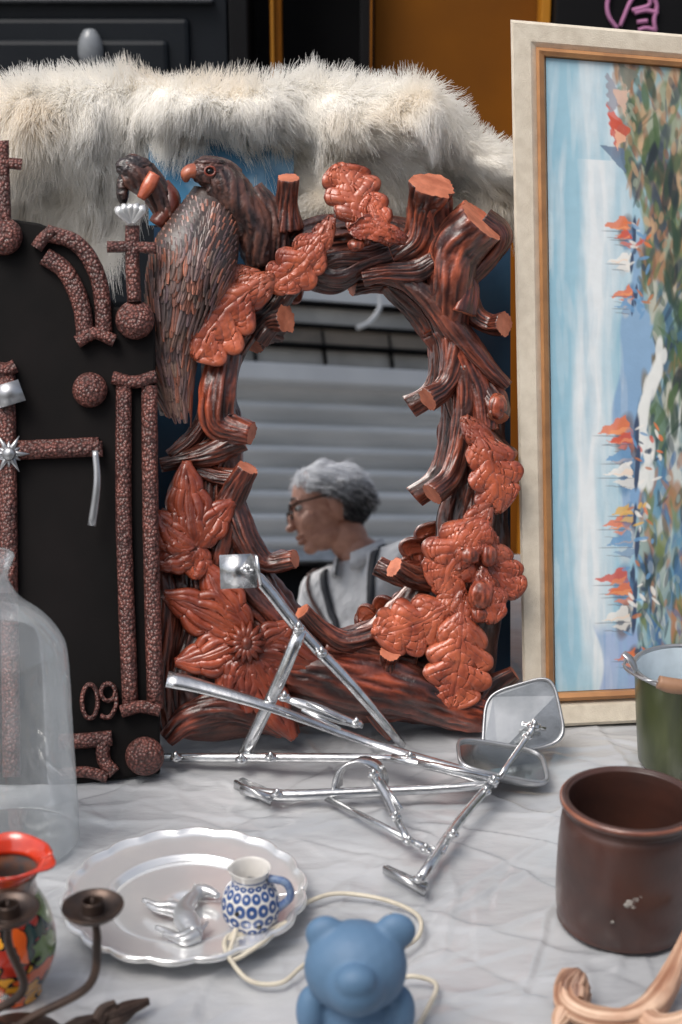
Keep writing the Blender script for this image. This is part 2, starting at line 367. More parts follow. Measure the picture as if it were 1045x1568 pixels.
V=[(a[0],a[1],-8) for a in bk]; mk('backing_board',MP(V),[tuple(range(len(V)))],darkbirdM,cm,False)
bb=Bag(); sd=[0]
def branch(P,Rr,amp=.16,flat=.9,col=(1,1,1),sub=12,n=64,stub=True):
    sd[0]+=1; P=[[p[0],p[1],(p[2] if len(p)>2 else 25)] for p in P]; Rr=list(Rr)
    if stub and Rr[-1]>12: P[-1][2]+=8; Rr[-1]*=1.1
    V,Fc,uv,mi=tube(P,Rr,n,sub,amp=amp*1.25,seed=sd[0],freq=2.2,lfreq=.014,amp2=.6,freq2=8.5,lf2=.022,twist=.15)
    f_=TF[0][:,None]; lw=np.clip((fbm(V*.022+sd[0],3)-.42)*5,0,1)[:,None]
    c=np.array([.28,.21,.22])*(1-f_)+np.array([1.2,1.02,.92])*f_
    c=c*(1-.5*lw*np.array([1,.8,.62]))
    bb.add(V,Fc,uv,mi,c*np.array(col))
branch([(442,350,20),(440,310,30),(443,272,38)],[24,17,15])
branch([(600,400,18),(640,370,25),(652,320,32),(664,284,42)],[22,24,27,33],.2,col=(1.2,1.15,1.1))
branch([(692,500,25),(690,440,35),(700,380,38),(738,338,48)],[26,38,40,36],.15,col=(1.9,1.75,1.6))
branch([(700,400,15),(672,350,18),(660,300,25)],[28,26,26],.2,col=(1.4,1.2,1.2))
branch([(738,338,30),(765,362,30),(740,400,22),(712,430,18)],[24,20,18,16],.15)
branch([(556,424,36),(590,418,40),(640,415,38),(668,398,40)],[13,13,17,13],.2)
branch([(612,418,30),(660,460,34),(700,510,36),(745,560,34),(778,592,30)],[15,20,22,15,9],.2)
branch([(690,400,35),(712,440,38),(705,480,36)],[14,20,22],.2,col=(1.4,1.2,1.2))
branch([(715,450,20),(728,482,22),(752,497,30),(772,496,38)],[17,16,15,17],.15)
branch([(700,520,25),(692,570,30),(678,596,36),(655,612,44)],[26,18,16,17],.15)
branch([(712,560,20),(716,620,22),(706,680,26),(690,730,32),(662,757,42)],[24,22,18,18,17],.15)
branch([(690,500,20),(715,560,24),(735,600,26),(745,660,24)],[26,22,20,16],.2,col=(1.4,1.2,1.1))
branch([(740,660,20),(760,680,26),(782,700,34)],[16,14,13],.15)
branch([(742,590,24),(760,620,34),(762,640,40)],[16,20,15],.2)
branch([(480,410,20),(520,420,26),(560,400,26),(600,385,24)],[18,20,20,16],.25,col=(.8,.8,.9))
branch([(470,430,20),(510,400,34),(570,392,34),(620,370,30)],[8,14,13,10],.25)
branch([(345,540,22),(335,600,30),(340,650,30),(386,664,42)],[26,27,26,15],.2,col=(1.7,1.4,1.2))
branch([(370,670,28),(330,690,26),(290,702,22),(246,712,20)],[22,20,14,10],.2)
branch([(330,560,14),(322,620,16),(300,665,16),(262,700,14)],[18,16,14,12],.2)
branch([(395,520,26),(415,495,32),(438,488,42)],[16,16,20],.2)
branch([(330,880,15),(345,800,24),(360,755,28),(380,716,40)],[24,22,20,15],.2,col=(1.3,1.1,1))
branch([(352,770,20),(378,830,28),(410,862,30),(452,856,42)],[22,22,16,13],.2)
branch([(300,720,14),(330,730,18),(372,735,22)],[12,15,14],.2)
branch([(640,950,24),(590,968,28),(530,985,30),(490,962,34),(462,936,44)],[14,17,18,14,13],.2)
branch([(670,890,24),(635,885,30),(604,868,44)],[18,17,15],.2)
branch([(440,1030,20),(520,1040,24),(610,1055,24),(690,1080,22),(745,1092,20)],[34,44,46,36,26],.18,col=(1.3,1.05,.95))
branch([(500,985,22),(560,1000,22),(640,1010,20)],[20,20,18],.2)
branch([(595,1035,40),(596,1010,52),(598,998,58)],[15,15,15],.15)
branch([(740,1080,18),(760,1050,20),(788,1030,24)],[24,18,12],.2)
branch([(560,1060,20),(580,1100,22),(600,1132,24)],[18,13,5],.15)
branch([(255,1132,14),(290,1100,20),(350,1085,24),(430,1110,20),(455,1128,20)],[14,24,26,20,8],.2,col=(1.4,1.1,1))
branch([(262,1120,12),(252,1030,16),(255,930,16),(248,860,14),(262,780,14)],[16,20,22,18,12],.22,col=(.8,.8,.8))
branch([(350,870,18),(390,920,22),(430,960,26),(470,1000,24)],[20,24,22,18],.22,col=(.8,.7,.7))
branch([(400,880,12),(420,925,18),(450,960,20)],[16,20,14],.22,col=(.7,.7,.8))
branch([(260,800,16),(300,880,18),(300,960,18),(280,1040,18)],[14,18,20,18],.22,col=(.6,.6,.6))
bb.out('carved_branches',[barkM,cutM],cm,MP)
def leafg(bag,A,B,w,lobes=4,bend=0,h0=38,dome=.13,kind='oak',nt=110,ns=55,col=(1,1,1),twist=0,drop=0):
    A=np.array(A,float);B=np.array(B,float);L=np.linalg.norm(B-A);d=(B-A)/L;pr=np.array([-d[1],d[0]])
    t=np.linspace(0,1,nt);s=np.linspace(-1,1,ns);TT,SS=np.meshgrid(t,s,indexing='ij'); aS=np.abs(SS)
    if kind=='oak':
        env=np.clip(np.sin(pi*TT**1.2),0,1)**.5*(.66+.42*TT); lob=.36+.64*np.abs(np.sin(pi*(lobes*TT+np.where(SS>0,.12,-.03))))**.5
        lob=np.where(TT>.93,np.maximum(lob,.55),lob)
    else:
        env=np.clip(np.sin(pi*TT**.7),0,1)**1.0; lob=.72+.28*np.abs(np.sin(pi*(lobes*TT+np.where(SS>0,.2,0))))**.7
    half=w/2*env*lob
    along=L*(TT+.16*aS**1.4*(1-TT)*np.minimum(1,TT*3)); lat=SS*half+bend*L*4*TT*(1-TT)
    fine=np.clip((fbm(np.stack([TT.ravel()*3+A[0],SS.ravel()*16,TT.ravel()*0],1),2)-.5)*3+.5,0,1).reshape(TT.shape)
    if kind=='oak':
        ph=lobes*TT-.55*aS+np.where(SS>0,.12,-.03); dd=np.abs(ph-np.floor(ph)-.5); g2=np.exp(-(dd/.04)**2)*(aS<.82)*(TT<.93)
        g3=np.exp(-((np.abs(np.mod(ph*3,1)-.5))/.13)**2)*(aS>.25)*(aS<.9)*.3
        gr=.95*np.exp(-(SS/.045)**2)+.7*g2+g3; gd=.03; rip=0
    else:
        gr=.9*np.exp(-(SS/.06)**2)+.7*np.exp(-(np.abs(np.mod(SS*4.5+.5+TT*.5*np.sign(SS),1)-.5)/.14)**2)*(TT<.95); gd=.055
        rip=.05*w*np.cos(2*pi*(SS*2.25))*np.minimum(1,TT*3)
    gr=np.minimum(gr,1)
    cup=.05*w*np.abs(np.sin(pi*lobes*TT))*aS**2 if kind=='oak' else 0
    hh=h0+w*dome*(1-.9*SS**2)*np.sin(pi*(.12+.8*TT))-gd*w*gr+cup+rip+twist*SS*w-drop*TT*L-.8*fine
    nz=fbm(np.stack([TT.ravel()*5+A[0],SS.ravel()*2,0*TT.ravel()],1),3).reshape(TT.shape); hh=hh+.08*w*(nz-.5)+.10*w*np.sin(TT*5+A[1])*TT*.5
    U=A[0]+d[0]*along+pr[0]*lat; Vv=A[1]+d[1]*along+pr[1]*lat
    V=np.stack([U.ravel(),Vv.ravel(),hh.ravel()],1)
    Fc=[(i*ns+j,i*ns+j+1,(i+1)*ns+j+1,(i+1)*ns+j) for i in range(nt-1) for j in range(ns-1)]
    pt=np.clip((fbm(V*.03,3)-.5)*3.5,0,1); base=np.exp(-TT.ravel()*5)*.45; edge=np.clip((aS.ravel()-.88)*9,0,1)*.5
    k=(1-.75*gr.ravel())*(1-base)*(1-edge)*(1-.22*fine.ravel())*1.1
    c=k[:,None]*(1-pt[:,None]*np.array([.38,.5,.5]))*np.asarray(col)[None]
    bag.add(V,Fc,None,None,c)
lb=Bag()
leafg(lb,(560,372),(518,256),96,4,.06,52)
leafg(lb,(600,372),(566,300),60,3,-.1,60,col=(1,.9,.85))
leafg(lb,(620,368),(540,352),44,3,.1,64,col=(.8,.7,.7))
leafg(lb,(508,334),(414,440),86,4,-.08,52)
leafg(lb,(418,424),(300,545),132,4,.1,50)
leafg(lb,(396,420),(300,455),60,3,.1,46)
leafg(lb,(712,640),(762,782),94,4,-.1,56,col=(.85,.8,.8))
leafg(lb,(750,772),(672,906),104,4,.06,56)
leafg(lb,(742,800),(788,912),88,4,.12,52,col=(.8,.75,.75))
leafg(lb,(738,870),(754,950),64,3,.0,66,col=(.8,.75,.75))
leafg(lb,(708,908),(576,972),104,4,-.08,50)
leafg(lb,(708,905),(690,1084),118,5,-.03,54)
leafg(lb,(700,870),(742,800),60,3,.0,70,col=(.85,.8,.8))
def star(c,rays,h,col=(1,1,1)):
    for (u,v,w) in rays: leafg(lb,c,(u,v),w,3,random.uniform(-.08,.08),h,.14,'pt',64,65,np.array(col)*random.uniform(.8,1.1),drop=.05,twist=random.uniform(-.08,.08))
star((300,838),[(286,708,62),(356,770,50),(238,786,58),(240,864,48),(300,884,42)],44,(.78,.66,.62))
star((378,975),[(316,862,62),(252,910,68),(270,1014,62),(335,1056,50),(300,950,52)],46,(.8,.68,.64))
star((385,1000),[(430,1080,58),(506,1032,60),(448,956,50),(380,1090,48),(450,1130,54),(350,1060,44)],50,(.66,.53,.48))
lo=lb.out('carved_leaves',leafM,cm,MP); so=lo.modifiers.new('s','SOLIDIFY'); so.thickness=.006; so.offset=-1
ab=Bag()
def pblob(bag,c,r,col=(1,1,1),n=3):
    V,Fc=ell(c,r,None,n); bag.add(V,Fc,None,None,col)
for c_0,r_0 in (((738,912,72),(20,25,18)),((738,940,68),(15,14,14)),((762,622,48),(15,20,15)),((545,375,64),(13,10,12)),((720,850,72),(18,16,16)),((748,850,70),(14,18,16))):
    V,Fc=ell(c_0,r_0,None,4); k=np.clip((fbm(V*np.array([.25,.06,.25]),3)-.5)*3+.5,0,1); V=np.array(c_0)+(V-np.array(c_0))*(1+.12*(k-.5))[:,None]
    ab.add(V,Fc,None,None,(.3+.7*k)[:,None]*np.array([[.85,.8,.8]]))
th=np.linspace(0,2*pi,15)[:-1]
for a_ in th:
    V,Fc,uv,mi=tube([(378,985,62),(378+16*cos(a_),985+18*sin(a_),70),(378+30*cos(a_),985+34*sin(a_),58)],[5,5.5,2],10,5); ab.add(V,Fc,None,None,(.42,.34,.32))
pblob(ab,(378,985,68),(10,12,12),(.35,.3,.3))
ab.out('acorns_and_flower_centre',leafM,cm,MP)
# ---- bird
birdc=[(332,296,46),(316,345,54),(298,395,58),(282,445,52),(268,505,42),(264,570,34),(270,634,30)]
birdr=[36,54,68,62,46,36,24]
B1=Bag(); V,Fc,uv,mi=tube(birdc,birdr,28,8,flat=.6,flatdir=(0,0,1),amp=.06,seed=3); B1.add(V,Fc,uv,mi,(.3,.3,.3))
Q=catmull(np.hstack([np.array(birdc,float),np.array(birdr)[:,None]]),12)
def feather(bag,p,d,side,nn,L,w,col,cv):
    nt,ns=10,9; V=[];c=[]
    for a in np.linspace(0,1,nt):
        for b in np.linspace(-1,1,ns):
            half=w/2*(sin(pi*min(1,a*.8+.12))**.6)
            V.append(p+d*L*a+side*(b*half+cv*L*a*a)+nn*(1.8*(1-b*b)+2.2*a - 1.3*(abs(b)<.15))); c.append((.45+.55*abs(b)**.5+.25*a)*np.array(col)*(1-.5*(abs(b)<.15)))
    bag.add(np.array(V),[(i*ns+j,i*ns+j+1,(i+1)*ns+j+1,(i+1)*ns+j) for i in range(nt-1) for j in range(ns-1)],None,None,np.array(c))
rows=len(Q)
for i in range(4,rows-5,2):
    X=Q[i,:3]; tn=Q[min(i+1,rows-1),:3]-Q[i-1,:3]; tn/=np.linalg.norm(tn); r=Q[i,3]
    b=np.cross(tn,[0,0,1]); b/=np.linalg.norm(b); a=np.cross(b,tn)
    if a[2]<0: a=-a
    k=int(r/4.2)+2
    for j in range(k):
        th=-1.5+3.0*(j+.5*(i//2%2))/k+random.uniform(-.06,.06)
        nn=a*cos(th)*.6+b*sin(th); p=X+nn*r*.99; nu=nn/np.linalg.norm(nn)
        dd=tn*1-b*sin(th)*.35+b*.12; sidev=np.cross(dd,nu); sidev/=np.linalg.norm(sidev); dd/=np.linalg.norm(dd)
        L=random.uniform(22,34)*(1.7 if i>rows*.5 else 1); f=random.uniform(.65,1.4)
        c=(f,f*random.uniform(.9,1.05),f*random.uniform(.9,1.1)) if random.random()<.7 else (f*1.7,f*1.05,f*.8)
        feather(B1,p,dd,sidev,nu,L,random.uniform(8,12),c,random.uniform(-.12,.12))
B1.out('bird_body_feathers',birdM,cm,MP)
B2=Bag(); neckM=M('neck_wood',(.20,.09,.065),(.08,.05,.05),scale=30,rough=.36,bump=.7,bscale=140,coat=.4,bdist=.003,col=True)
def nk(P,Rr,seed,flat=1):
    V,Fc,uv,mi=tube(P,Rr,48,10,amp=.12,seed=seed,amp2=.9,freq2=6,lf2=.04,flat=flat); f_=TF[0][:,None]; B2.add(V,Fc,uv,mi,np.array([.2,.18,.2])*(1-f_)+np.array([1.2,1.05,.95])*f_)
nk([(318,262,52),(336,275,50),(358,310,44),(388,350,34),(402,405,26)],[22,34,35,32,24],5)
def hblob(c,r,col,sd__):
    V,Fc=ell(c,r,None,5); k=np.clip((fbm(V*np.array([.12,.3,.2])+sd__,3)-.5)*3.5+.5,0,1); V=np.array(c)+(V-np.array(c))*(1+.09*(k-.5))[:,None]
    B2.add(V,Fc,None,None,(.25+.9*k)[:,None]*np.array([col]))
hblob((322,262,58),(30,24,24),(1,.85,.8),1); hblob((306,262,60),(19,14,17),(1,.85,.8),2); hblob((322,248,66),(24,7,14),(.7,.6,.6),3)
nk([(192,258,30),(206,262,36),(236,290,30),(262,330,24)],[14,26,22,20],8)
hblob((205,256,42),(28,19,18),(.4,.45,.5),4); hblob((188,290,34),(10,24,12),(.4,.45,.5),5)
nk([(385,290,22),(412,330,24),(424,385,20)],[18,22,20],9)
B2.out('bird_heads_and_necks',neckM,cm,MP)
B3=Bag()
V,Fc,uv,mi=tube([(303,263,62),(294,262,66),(286,267,66),(285,278,62)],[11,12,10,4],16,6); B3.add(V,Fc,uv,mi,(.9,1.1,1.15))
V,Fc,uv,mi=tube([(238,266,58),(228,284,60),(216,304,56)],[10,11,7],8,6,flat=.5); B3.add(V,Fc,uv,mi,(1,1,1))
V,Fc,uv,mi=tube([(250,280,24),(262,310,28),(240,345,30)],[10,16,14],12,6); B3.add(V,Fc,uv,mi,(.3,.26,.26))
B3.out('bird_beaks',leafM,cm,MP)
B4=Bag(); th=np.linspace(0,2*pi,13); V,Fc,uv,mi=tube([(322+8*cos(a),262+7*sin(a),82) for a in th],1.8,8,3); B4.add(V,Fc,uv,mi,(.5,.4,.38)); B4.out('bird_eye_ring',leafM,cm,MP)
B5=Bag(); pblob(B5,(322,262,79),(6,5.5,6)); B5.out('bird_eye',M('eye_black',(.005,.005,.005),rough=.1),cm,MP)
# ============================================================ blue board behind
bbg=grp('blue_board')
def slab(q4,h0,h1,mat,name):
    V=[(u,v,h) for h in (h0,h1) for (u,v) in q4]; mk(name,MP(V),[(0,1,2,3),(7,6,5,4),(0,4,5,1),(1,5,6,2),(2,6,7,3),(3,7,4,0)],mat,bbg,False)
slab([(228,210),(450,215),(450,345),(228,345)],-150,-158,M('blue_enamel_painted_reflection',(.06,.22,.38),(.35,.55,.7),scale=14,rough=.25,lo=.5,hi=.66),'upper_panel')  # paler than the lower panel: reflected brightness put into its colour
slab([(236,348),(782,348),(782,1085),(240,1090)],-66,-80,M('navy_blue_paint',(.018,.045,.09),(.03,.08,.14),scale=7,rough=.35),'lower_panel')
# ============================================================ fur throw
ft=grp('white_fur_throw')
topc=np.array([(-80,130),(0,130),(50,114),(130,108),(200,114),(270,132),(350,136),(420,126),(480,116),(560,126),(640,126),(668,134),(700,182),(742,218),(790,248),(850,270)],float)
botc=np.array([(-80,345),(0,350),(60,368),(130,385),(185,360),(212,280),(245,222),(300,216),(350,226),(405,262),(440,296),(480,306),(540,306),(600,312),(660,312),(720,318),(790,335),(850,340)],float)
ug=np.linspace(-80,850,260); tv=np.interp(ug,topc[:,0],topc[:,1]); bv=np.interp(ug,botc[:,0],botc[:,1])
nb=50; G=np.zeros((len(ug),nb,3))
for i,u in enumerate(ug):
    for j in range(nb):
        b=j/(nb-1); v=tv[i]+(bv[i]-tv[i])*b
        roll=sin(pi*min(1,b*1.25+.1)) if b<.6 else sin(pi*.85)*(1-.5*(b-.6)/.4)
        y=2.18-.13*max(roll,0)**.7-.018*sin(u*.021+b*3)-.010*sin(u*.05+2*b)
        if u>660: y+=.02
        G[i,j]=D(u,v,y)
mk('pelt',G.reshape(-1,3),[(i*nb+j,i*nb+j+1,(i+1)*nb+j+1,(i+1)*nb+j) for i in range(len(ug)-1) for j in range(nb-1)],M('pelt_skin',(.92,.89,.84),rough=.9,spec=.1),ft)
du=np.gradient(G,axis=0);dv=np.gradient(G,axis=1);NN=np.cross(dv,du);NN/=np.linalg.norm(NN,axis=2)[...,None]+1e-9
if NN[120,25,1]>0: NN=-NN
DV=dv/(np.linalg.norm(dv,axis=2)[...,None]+1e-9); DU=du/(np.linalg.norm(du,axis=2)[...,None]+1e-9)
Nh=95000; fi=rng.random(Nh)*(len(ug)-1.01); fj=rng.random(Nh)*(nb-1.01)
def samp(A):
    i=fi.astype(int);j=fj.astype(int);a=(fi-i)[:,None];b=(fj-j)[:,None]
    return A[i,j]*(1-a)*(1-b)+A[i+1,j]*a*(1-b)+A[i,j+1]*(1-a)*b+A[i+1,j+1]*a*b
rt=samp(G);nm=samp(NN);tg=samp(DV);tu=samp(DU); bb_=fj/(nb-1)
def nf(p,s,o): return (np.stack([fbm(p*s+o,2),fbm(p*s+o+31,2),fbm(p*s+o+57,2)],1)-.5)*2
B_=bb_[:,None]
cl=nf(rt,22,0)*.9+nf(rt,60,4)*.8; flow=nf(rt,6,8)
topw=np.clip(1-B_*7,0,1); side=.55*np.sin(rt[:,0]*7+1.0)[:,None]+.3
d0=nm*(.25+.4*topw)+tg*(.5-.75*topw)+tu*side*(1-.5*topw)+cl*(.38+.6*B_)+flow*.65+rng.normal(0,.08,(Nh,3)); d0[:,2]+=.5*topw[:,0]
d0/=np.linalg.norm(d0,axis=1)[:,None]
Ln=(.018+.020*vn(rt*20))*rng.uniform(.5,1.5,Nh)*(1+1.2*bb_**2); K=7; pos=np.zeros((Nh,K,3))
cur=rng.normal(0,.15,(Nh,3))+nf(rt,45,20)*1.2*(.4+B_)
dwn=np.array([0,0,-1.])
for k in range(K):
    s=k/(K-1); pos[:,k]=rt+Ln[:,None]*(d0*s*(1-.25*s)+dwn*(.12+.35*B_)*s*s*(1-topw)+cur*np.sin(s*4.5)*.24)
rad=np.tile(np.linspace(.0005,.00014,K),(Nh,1))
hm=bpy.data.materials.new('fur_hair'); hm.use_nodes=True; N=hm.node_tree.nodes; Lk=hm.node_tree.links; N.remove(N['Principled BSDF'])
b=N.new('ShaderNodeBsdfDiffuse'); tc=N.new('ShaderNodeTexCoord'); no=N.new('ShaderNodeTexNoise'); no.inputs['Scale'].default_value=5
Lk.new(tc.outputs['Object'],no.inputs[0]); r=N.new('ShaderNodeValToRGB'); r.color_ramp.elements[0].position=.45; r.color_ramp.elements[0].color=(1,.985,.95,1); r.color_ramp.elements[1].position=.75; r.color_ramp.elements[1].color=(.98,.90,.78,1)
Lk.new(no.outputs[0],r.inputs[0]); Lk.new(r.outputs[0],b.inputs[0])
tl=N.new('ShaderNodeBsdfTranslucent'); Lk.new(r.outputs[0],tl.inputs[0]); mx=N.new('ShaderNodeMixShader'); mx.inputs[0].default_value=.5
Lk.new(b.outputs[0],mx.inputs[1]); Lk.new(tl.outputs[0],mx.inputs[2]); Lk.new(mx.outputs[0],N['Material Output'].inputs[0])
hair('fur_strands',pos,rad,hm,ft)
# ============================================================ iron door panel (left)
dr=grp('ornate_cast_iron_door')
outl=[(-70,330),(0,333),(60,342),(110,362),(145,395),(165,445),(176,470),(238,478),(240,700),(244,1000),(246,1184),(175,1194),(100,1204),(-70,1222)]
V=[(a,b,0) for a,b in outl]+[(a,b,-22) for a,b in outl]; k=len(outl)
Fc=[tuple(reversed(range(k))),tuple(range(k,2*k))]+[(i,(i+1)%k,(i+1)%k+k,i+k) for i in range(k)]
o=mk('panel',DP(V),Fc,blackM,dr,False); b=o.modifiers.new('b','BEVEL'); b.width=.003; b.segments=2
tb_=Bag()
def rib(P,r,flat=.8,h=6):
    V,Fc,uv,mi=tube([(a,b,h) for a,b in P],r,16,8,flat=flat,flatdir=(0,0,1),amp=.05,lfreq=.1); tb_.add(V,Fc,uv)
rib([(190,590),(190,800),(200,1085)],12.5); rib([(229,590),(231,800),(238,1085)],12.5)
rib([(172,578),(205,585),(240,576)],10,1,10); rib([(185,1090),(215,1082),(246,1088)],10,1,10)
rib([(68,392),(100,415),(124,465),(132,520)],14); rib([(70,356),(120,375),(152,430),(160,512)],13)
rib([(56,380),(66,366),(82,352)],10,1,10); rib([(118,524),(146,510),(176,522)],10,1,10)
rib([(203,345),(203,400),(206,462)],11,1,14); rib([(164,378),(200,378),(240,380)],9,1,16)
rib([(-40,250),(10,250),(34,252)],9,1,8); rib([(4,215),(6,280),(8,340)],10,1,8)
rib([(-40,692),(60,688),(152,684)],15); rib([(148,676),(150,700)],9,1,10)
rib([(10,575),(12,700),(14,900)],14); rib([(-10,563),(10,566),(24,560)],11,1,10)
rib([(14,900),(16,1000),(18,1190)],14)
rib([(90,1136),(130,1134),(172,1130)],12); rib([(158,1136),(160,1165),(176,1184)],11); rib([(90,1186),(130,1182),(165,1190)],9)
for (u,v,r) in((207,490,30),(138,597,27),(222,1158,30),(6,362,29)):
    V,Fc=ell((u,v,8),(r,r,r*.75),None,4); tb_.add(V,Fc)
tb_.out('studded_trim',trimM,dr,DP)
sb=Bag()
V,Fc,uv,mi=tube([(146,690,26),(149,740,30),(141,805,24)],[5,6,7],8,6,flat=.5); sb.add(V,Fc)
for a in range(12):
    t=a*pi/6; L=32 if a%2==0 else 20; V,Fc,uv,mi=tube([(14,695,18),(14+L*cos(t),695+L*sin(t),18)],[8,.6],6,2,flat=.6,flatdir=(0,0,1)); sb.add(V,Fc)
pblob(sb,(14,695,22),(11,11,9)); V,Fc=boxv((14,603,20),(20,-6,0),(6,16,0),(0,0,8)); sb.add(V,Fc)
sb.out('silver_fittings',steelM,dr,DP)
cb=Bag()
for a in (-1.0,-.55,-.1,.35,.8): 
    V,Fc,uv,mi=tube([(202,342,26),(202+22*sin(a),330-12*cos(a),34),(202+34*sin(a)*.9,322-6*cos(a),30)],[5,8,3],10,6,flat=.5,flatdir=(0,0,1)); cb.add(V,Fc)
cb.out('shell_finial',M('shell_silver',(.75,.76,.76),rough=.3,metal=.5),dr,DP)
nb_=Bag()
def oval(c,a,b,r=3.6): 
    t=np.linspace(0,2*pi,17); V,Fc,uv,mi=tube([(c[0]+a*cos(x),c[1]+b*sin(x),7) for x in t],r,8,3); nb_.add(V,Fc)
oval((138,1074),12,26); oval((166,1060),11,13)
V,Fc,uv,mi=tube([(177,1060,7),(178,1080,7),(168,1098,7),(154,1096,7)],3.6,8,5); nb_.add(V,Fc)
nb_.out('numerals',trimM,dr,DP)
# ============================================================ framed painting
fp=grp('framed_painting')
cTL,cTR,cBR,cBL=[np.array(c,float) for c in((782,30),(1150,62),(1146,1098),(802,1115))]
Wp_,Hp_=366.,1070.
def bil(a,b): 
    a=np.asarray(a,float)/Wp_; b=np.asarray(b,float)/Hp_
    return (cTL[None]*((1-a)*(1-b))[:,None]+cTR[None]*(a*(1-b))[:,None]+cBR[None]*(a*b)[:,None]+cBL[None]*((1-a)*b)[:,None])
def fring(prof,mat,name):
    bg=Bag(); V=[];m_=len(prof)
    for (o_,h) in prof:
        q=[(o_,o_),(Wp_-o_,o_),(Wp_-o_,Hp_-o_),(o_,Hp_-o_)]
        P=bil([a for a,b in q],[b for a,b in q]); V+=[(P[k][0],P[k][1],h) for k in range(4)]
    Fc=[]
    for i in range(m_-1):
        for k in range(4): Fc.append((i*4+k,i*4+(k+1)%4,(i+1)*4+(k+1)%4,(i+1)*4+k))
    bg.add(V,[tuple(reversed(f)) for f in Fc]); return bg.out(name,mat,fp,PP,smooth=False)
linen=M('linen_frame',(.74,.67,.55),(.64,.57,.46),scale=60,rough=.85,bump=.4,bscale=500,spec=.2)
gold=M('gold_slip',(.55,.27,.11),(.4,.19,.08),scale=30,rough=.35,metal=.3)
fring([(0,-25),(0,8),(4,13),(30,10),(38,4)],linen,'linen_band')
fring([(38.2,0),(38.2,12),(43,16),(50,11),(53,2)],gold,'gold_slip')
step=1.2; pw=int((Wp_-106)/step); ph=int((Hp_-106)/step)
img=np.zeros((ph,pw,3)); yy,xx=np.mgrid[0:ph,0:pw]; U=xx*step; Vv=yy*step
qq=np.stack([U.ravel()/30,Vv.ravel()/260,0*U.ravel()],1); cl=fbm(qq,5).reshape(ph,pw)
def c_(r,g,b): return np.array(srgb(r,g,b))
sky1=c_(158,196,212); sky2=c_(226,232,234); sky3=c_(132,178,200)
k=np.clip((cl-.5)*3+np.exp(-((U-66-12*np.sin(Vv/140))/24)**2)*.95*(Vv>150),0,1)[...,None]; img[:]=sky1*(1-k)+sky2*k
k=np.clip(1-U/40,0,1)[...,None]*.5*(cl<.55)[...,None]; img=img*(1-k)+sky3*k
def soft(x): return np.clip(x,0,1)[...,None]
hill=np.exp(-((Vv-540)/170)**2); e=128-30*hill+5*np.sin(Vv/23)
w_=soft((U-e)/4)*soft((Vv-230)/60)*soft((800-Vv)/60); hc=c_(140,172,202)*soft(1-(Vv-400)/600)+c_(112,152,196)*(1-soft(1-(Vv-400)/600)); img=img*(1-w_)+hc*w_
e2=58+18*np.cos((Vv-925)/40); w_=soft((U-e2)/4)*soft((Vv-860)/20)*soft((975-Vv)/10); img=img*(1-w_)+c_(150,172,208)*w_
land=134-36*np.clip((240-Vv)/200,0,1)+22*np.exp(-((Vv-430)/130)**2)+7*np.sin(Vv/31)
w_=soft((U-land)/5); img=img*(1-w_)+c_(150,178,182)*w_
pal_top=[c_(170,130,100),c_(110,125,85),c_(75,95,75),c_(200,165,130),c_(70,80,90),c_(160,170,150),c_(150,105,80)]
pal_mid=[c_(110,135,115),c_(62,86,70),c_(190,190,175),c_(75,110,135),c_(130,115,80),c_(80,104,70),c_(52,66,86)]
pal_low=[c_(100,145,172),c_(62,86,84),c_(196,202,198),c_(112,126,80),c_(170,125,95),c_(72,110,150),c_(150,170,165),c_(48,62,72)]
def stamp(u,v,a,b,th,c,al=1):
    R_=int(max(a,b)/step)+2; iu=int(u/step);iv=int(v/step); x0=max(0,iu-R_);x1=min(pw,iu+R_+1);y0=max(0,iv-R_);y1=min(ph,iv+R_+1)
    if x1<=x0 or y1<=y0: return
    dx=U[y0:y1,x0:x1]-u;dy=Vv[y0:y1,x0:x1]-v; p=dx*cos(th)+dy*sin(th);q=-dx*sin(th)+dy*cos(th)
    w=np.clip((1-(p/a)**2-(q/b)**2)*1.8,0,1)[...,None]*al; img[y0:y1,x0:x1]=img[y0:y1,x0:x1]*(1-w)+c*w
def landx(v): return 134-36*min(1,max(0,(240-v)/200))+22*math.exp(-((v-430)/130)**2)+7*sin(v/31)
for i in range(520):
    v=random.uniform(0,964); l=landx(v); u=random.uniform(l+6,265); pal=pal_top if v<330 else (pal_mid if v<560 else pal_low)
    c0=pal[int(vn(np.array([[u/28.,v/60.,0]]))[0]*len(pal))%len(pal)] if random.random()<.65 else random.choice(pal)
    stamp(u,v,random.uniform(18,45),random.uniform(6,14),pi/2+random.gauss(0,.25),c0,.75)
for i in range(620):
    v=random.uniform(0,964); l=landx(v); u=l+abs(random.gauss(0,1))*55 if random.random()<.6 else random.uniform(l,265)
    pal=pal_top if v<330 else (pal_mid if v<560 else pal_low)
    stamp(u,v,random.uniform(6,24),random.uniform(2,5.5),pi/2+random.gauss(0,.3),random.choice(pal)*random.uniform(.85,1.08),.6)
for i in range(30):
    v=random.uniform(430,640); stamp(landx(v)+random.gauss(6,6),v,random.uniform(14,34),random.uniform(4,8),pi/2+.1,c_(228,230,226),.85)
    v=random.uniform(0,560); stamp(landx(v)+random.uniform(40,70),v,random.uniform(18,38),random.uniform(4,9),pi/2+random.gauss(0,.2),random.choice([c_(80,104,70),c_(54,74,62),c_(44,54,60)]),.85)
for i in range(200): stamp(random.uniform(0,118),random.uniform(0,964),random.uniform(30,80),random.uniform(4,9),pi/2+random.gauss(0,.06),random.choice([sky1,sky2,sky2,sky3]),.16)
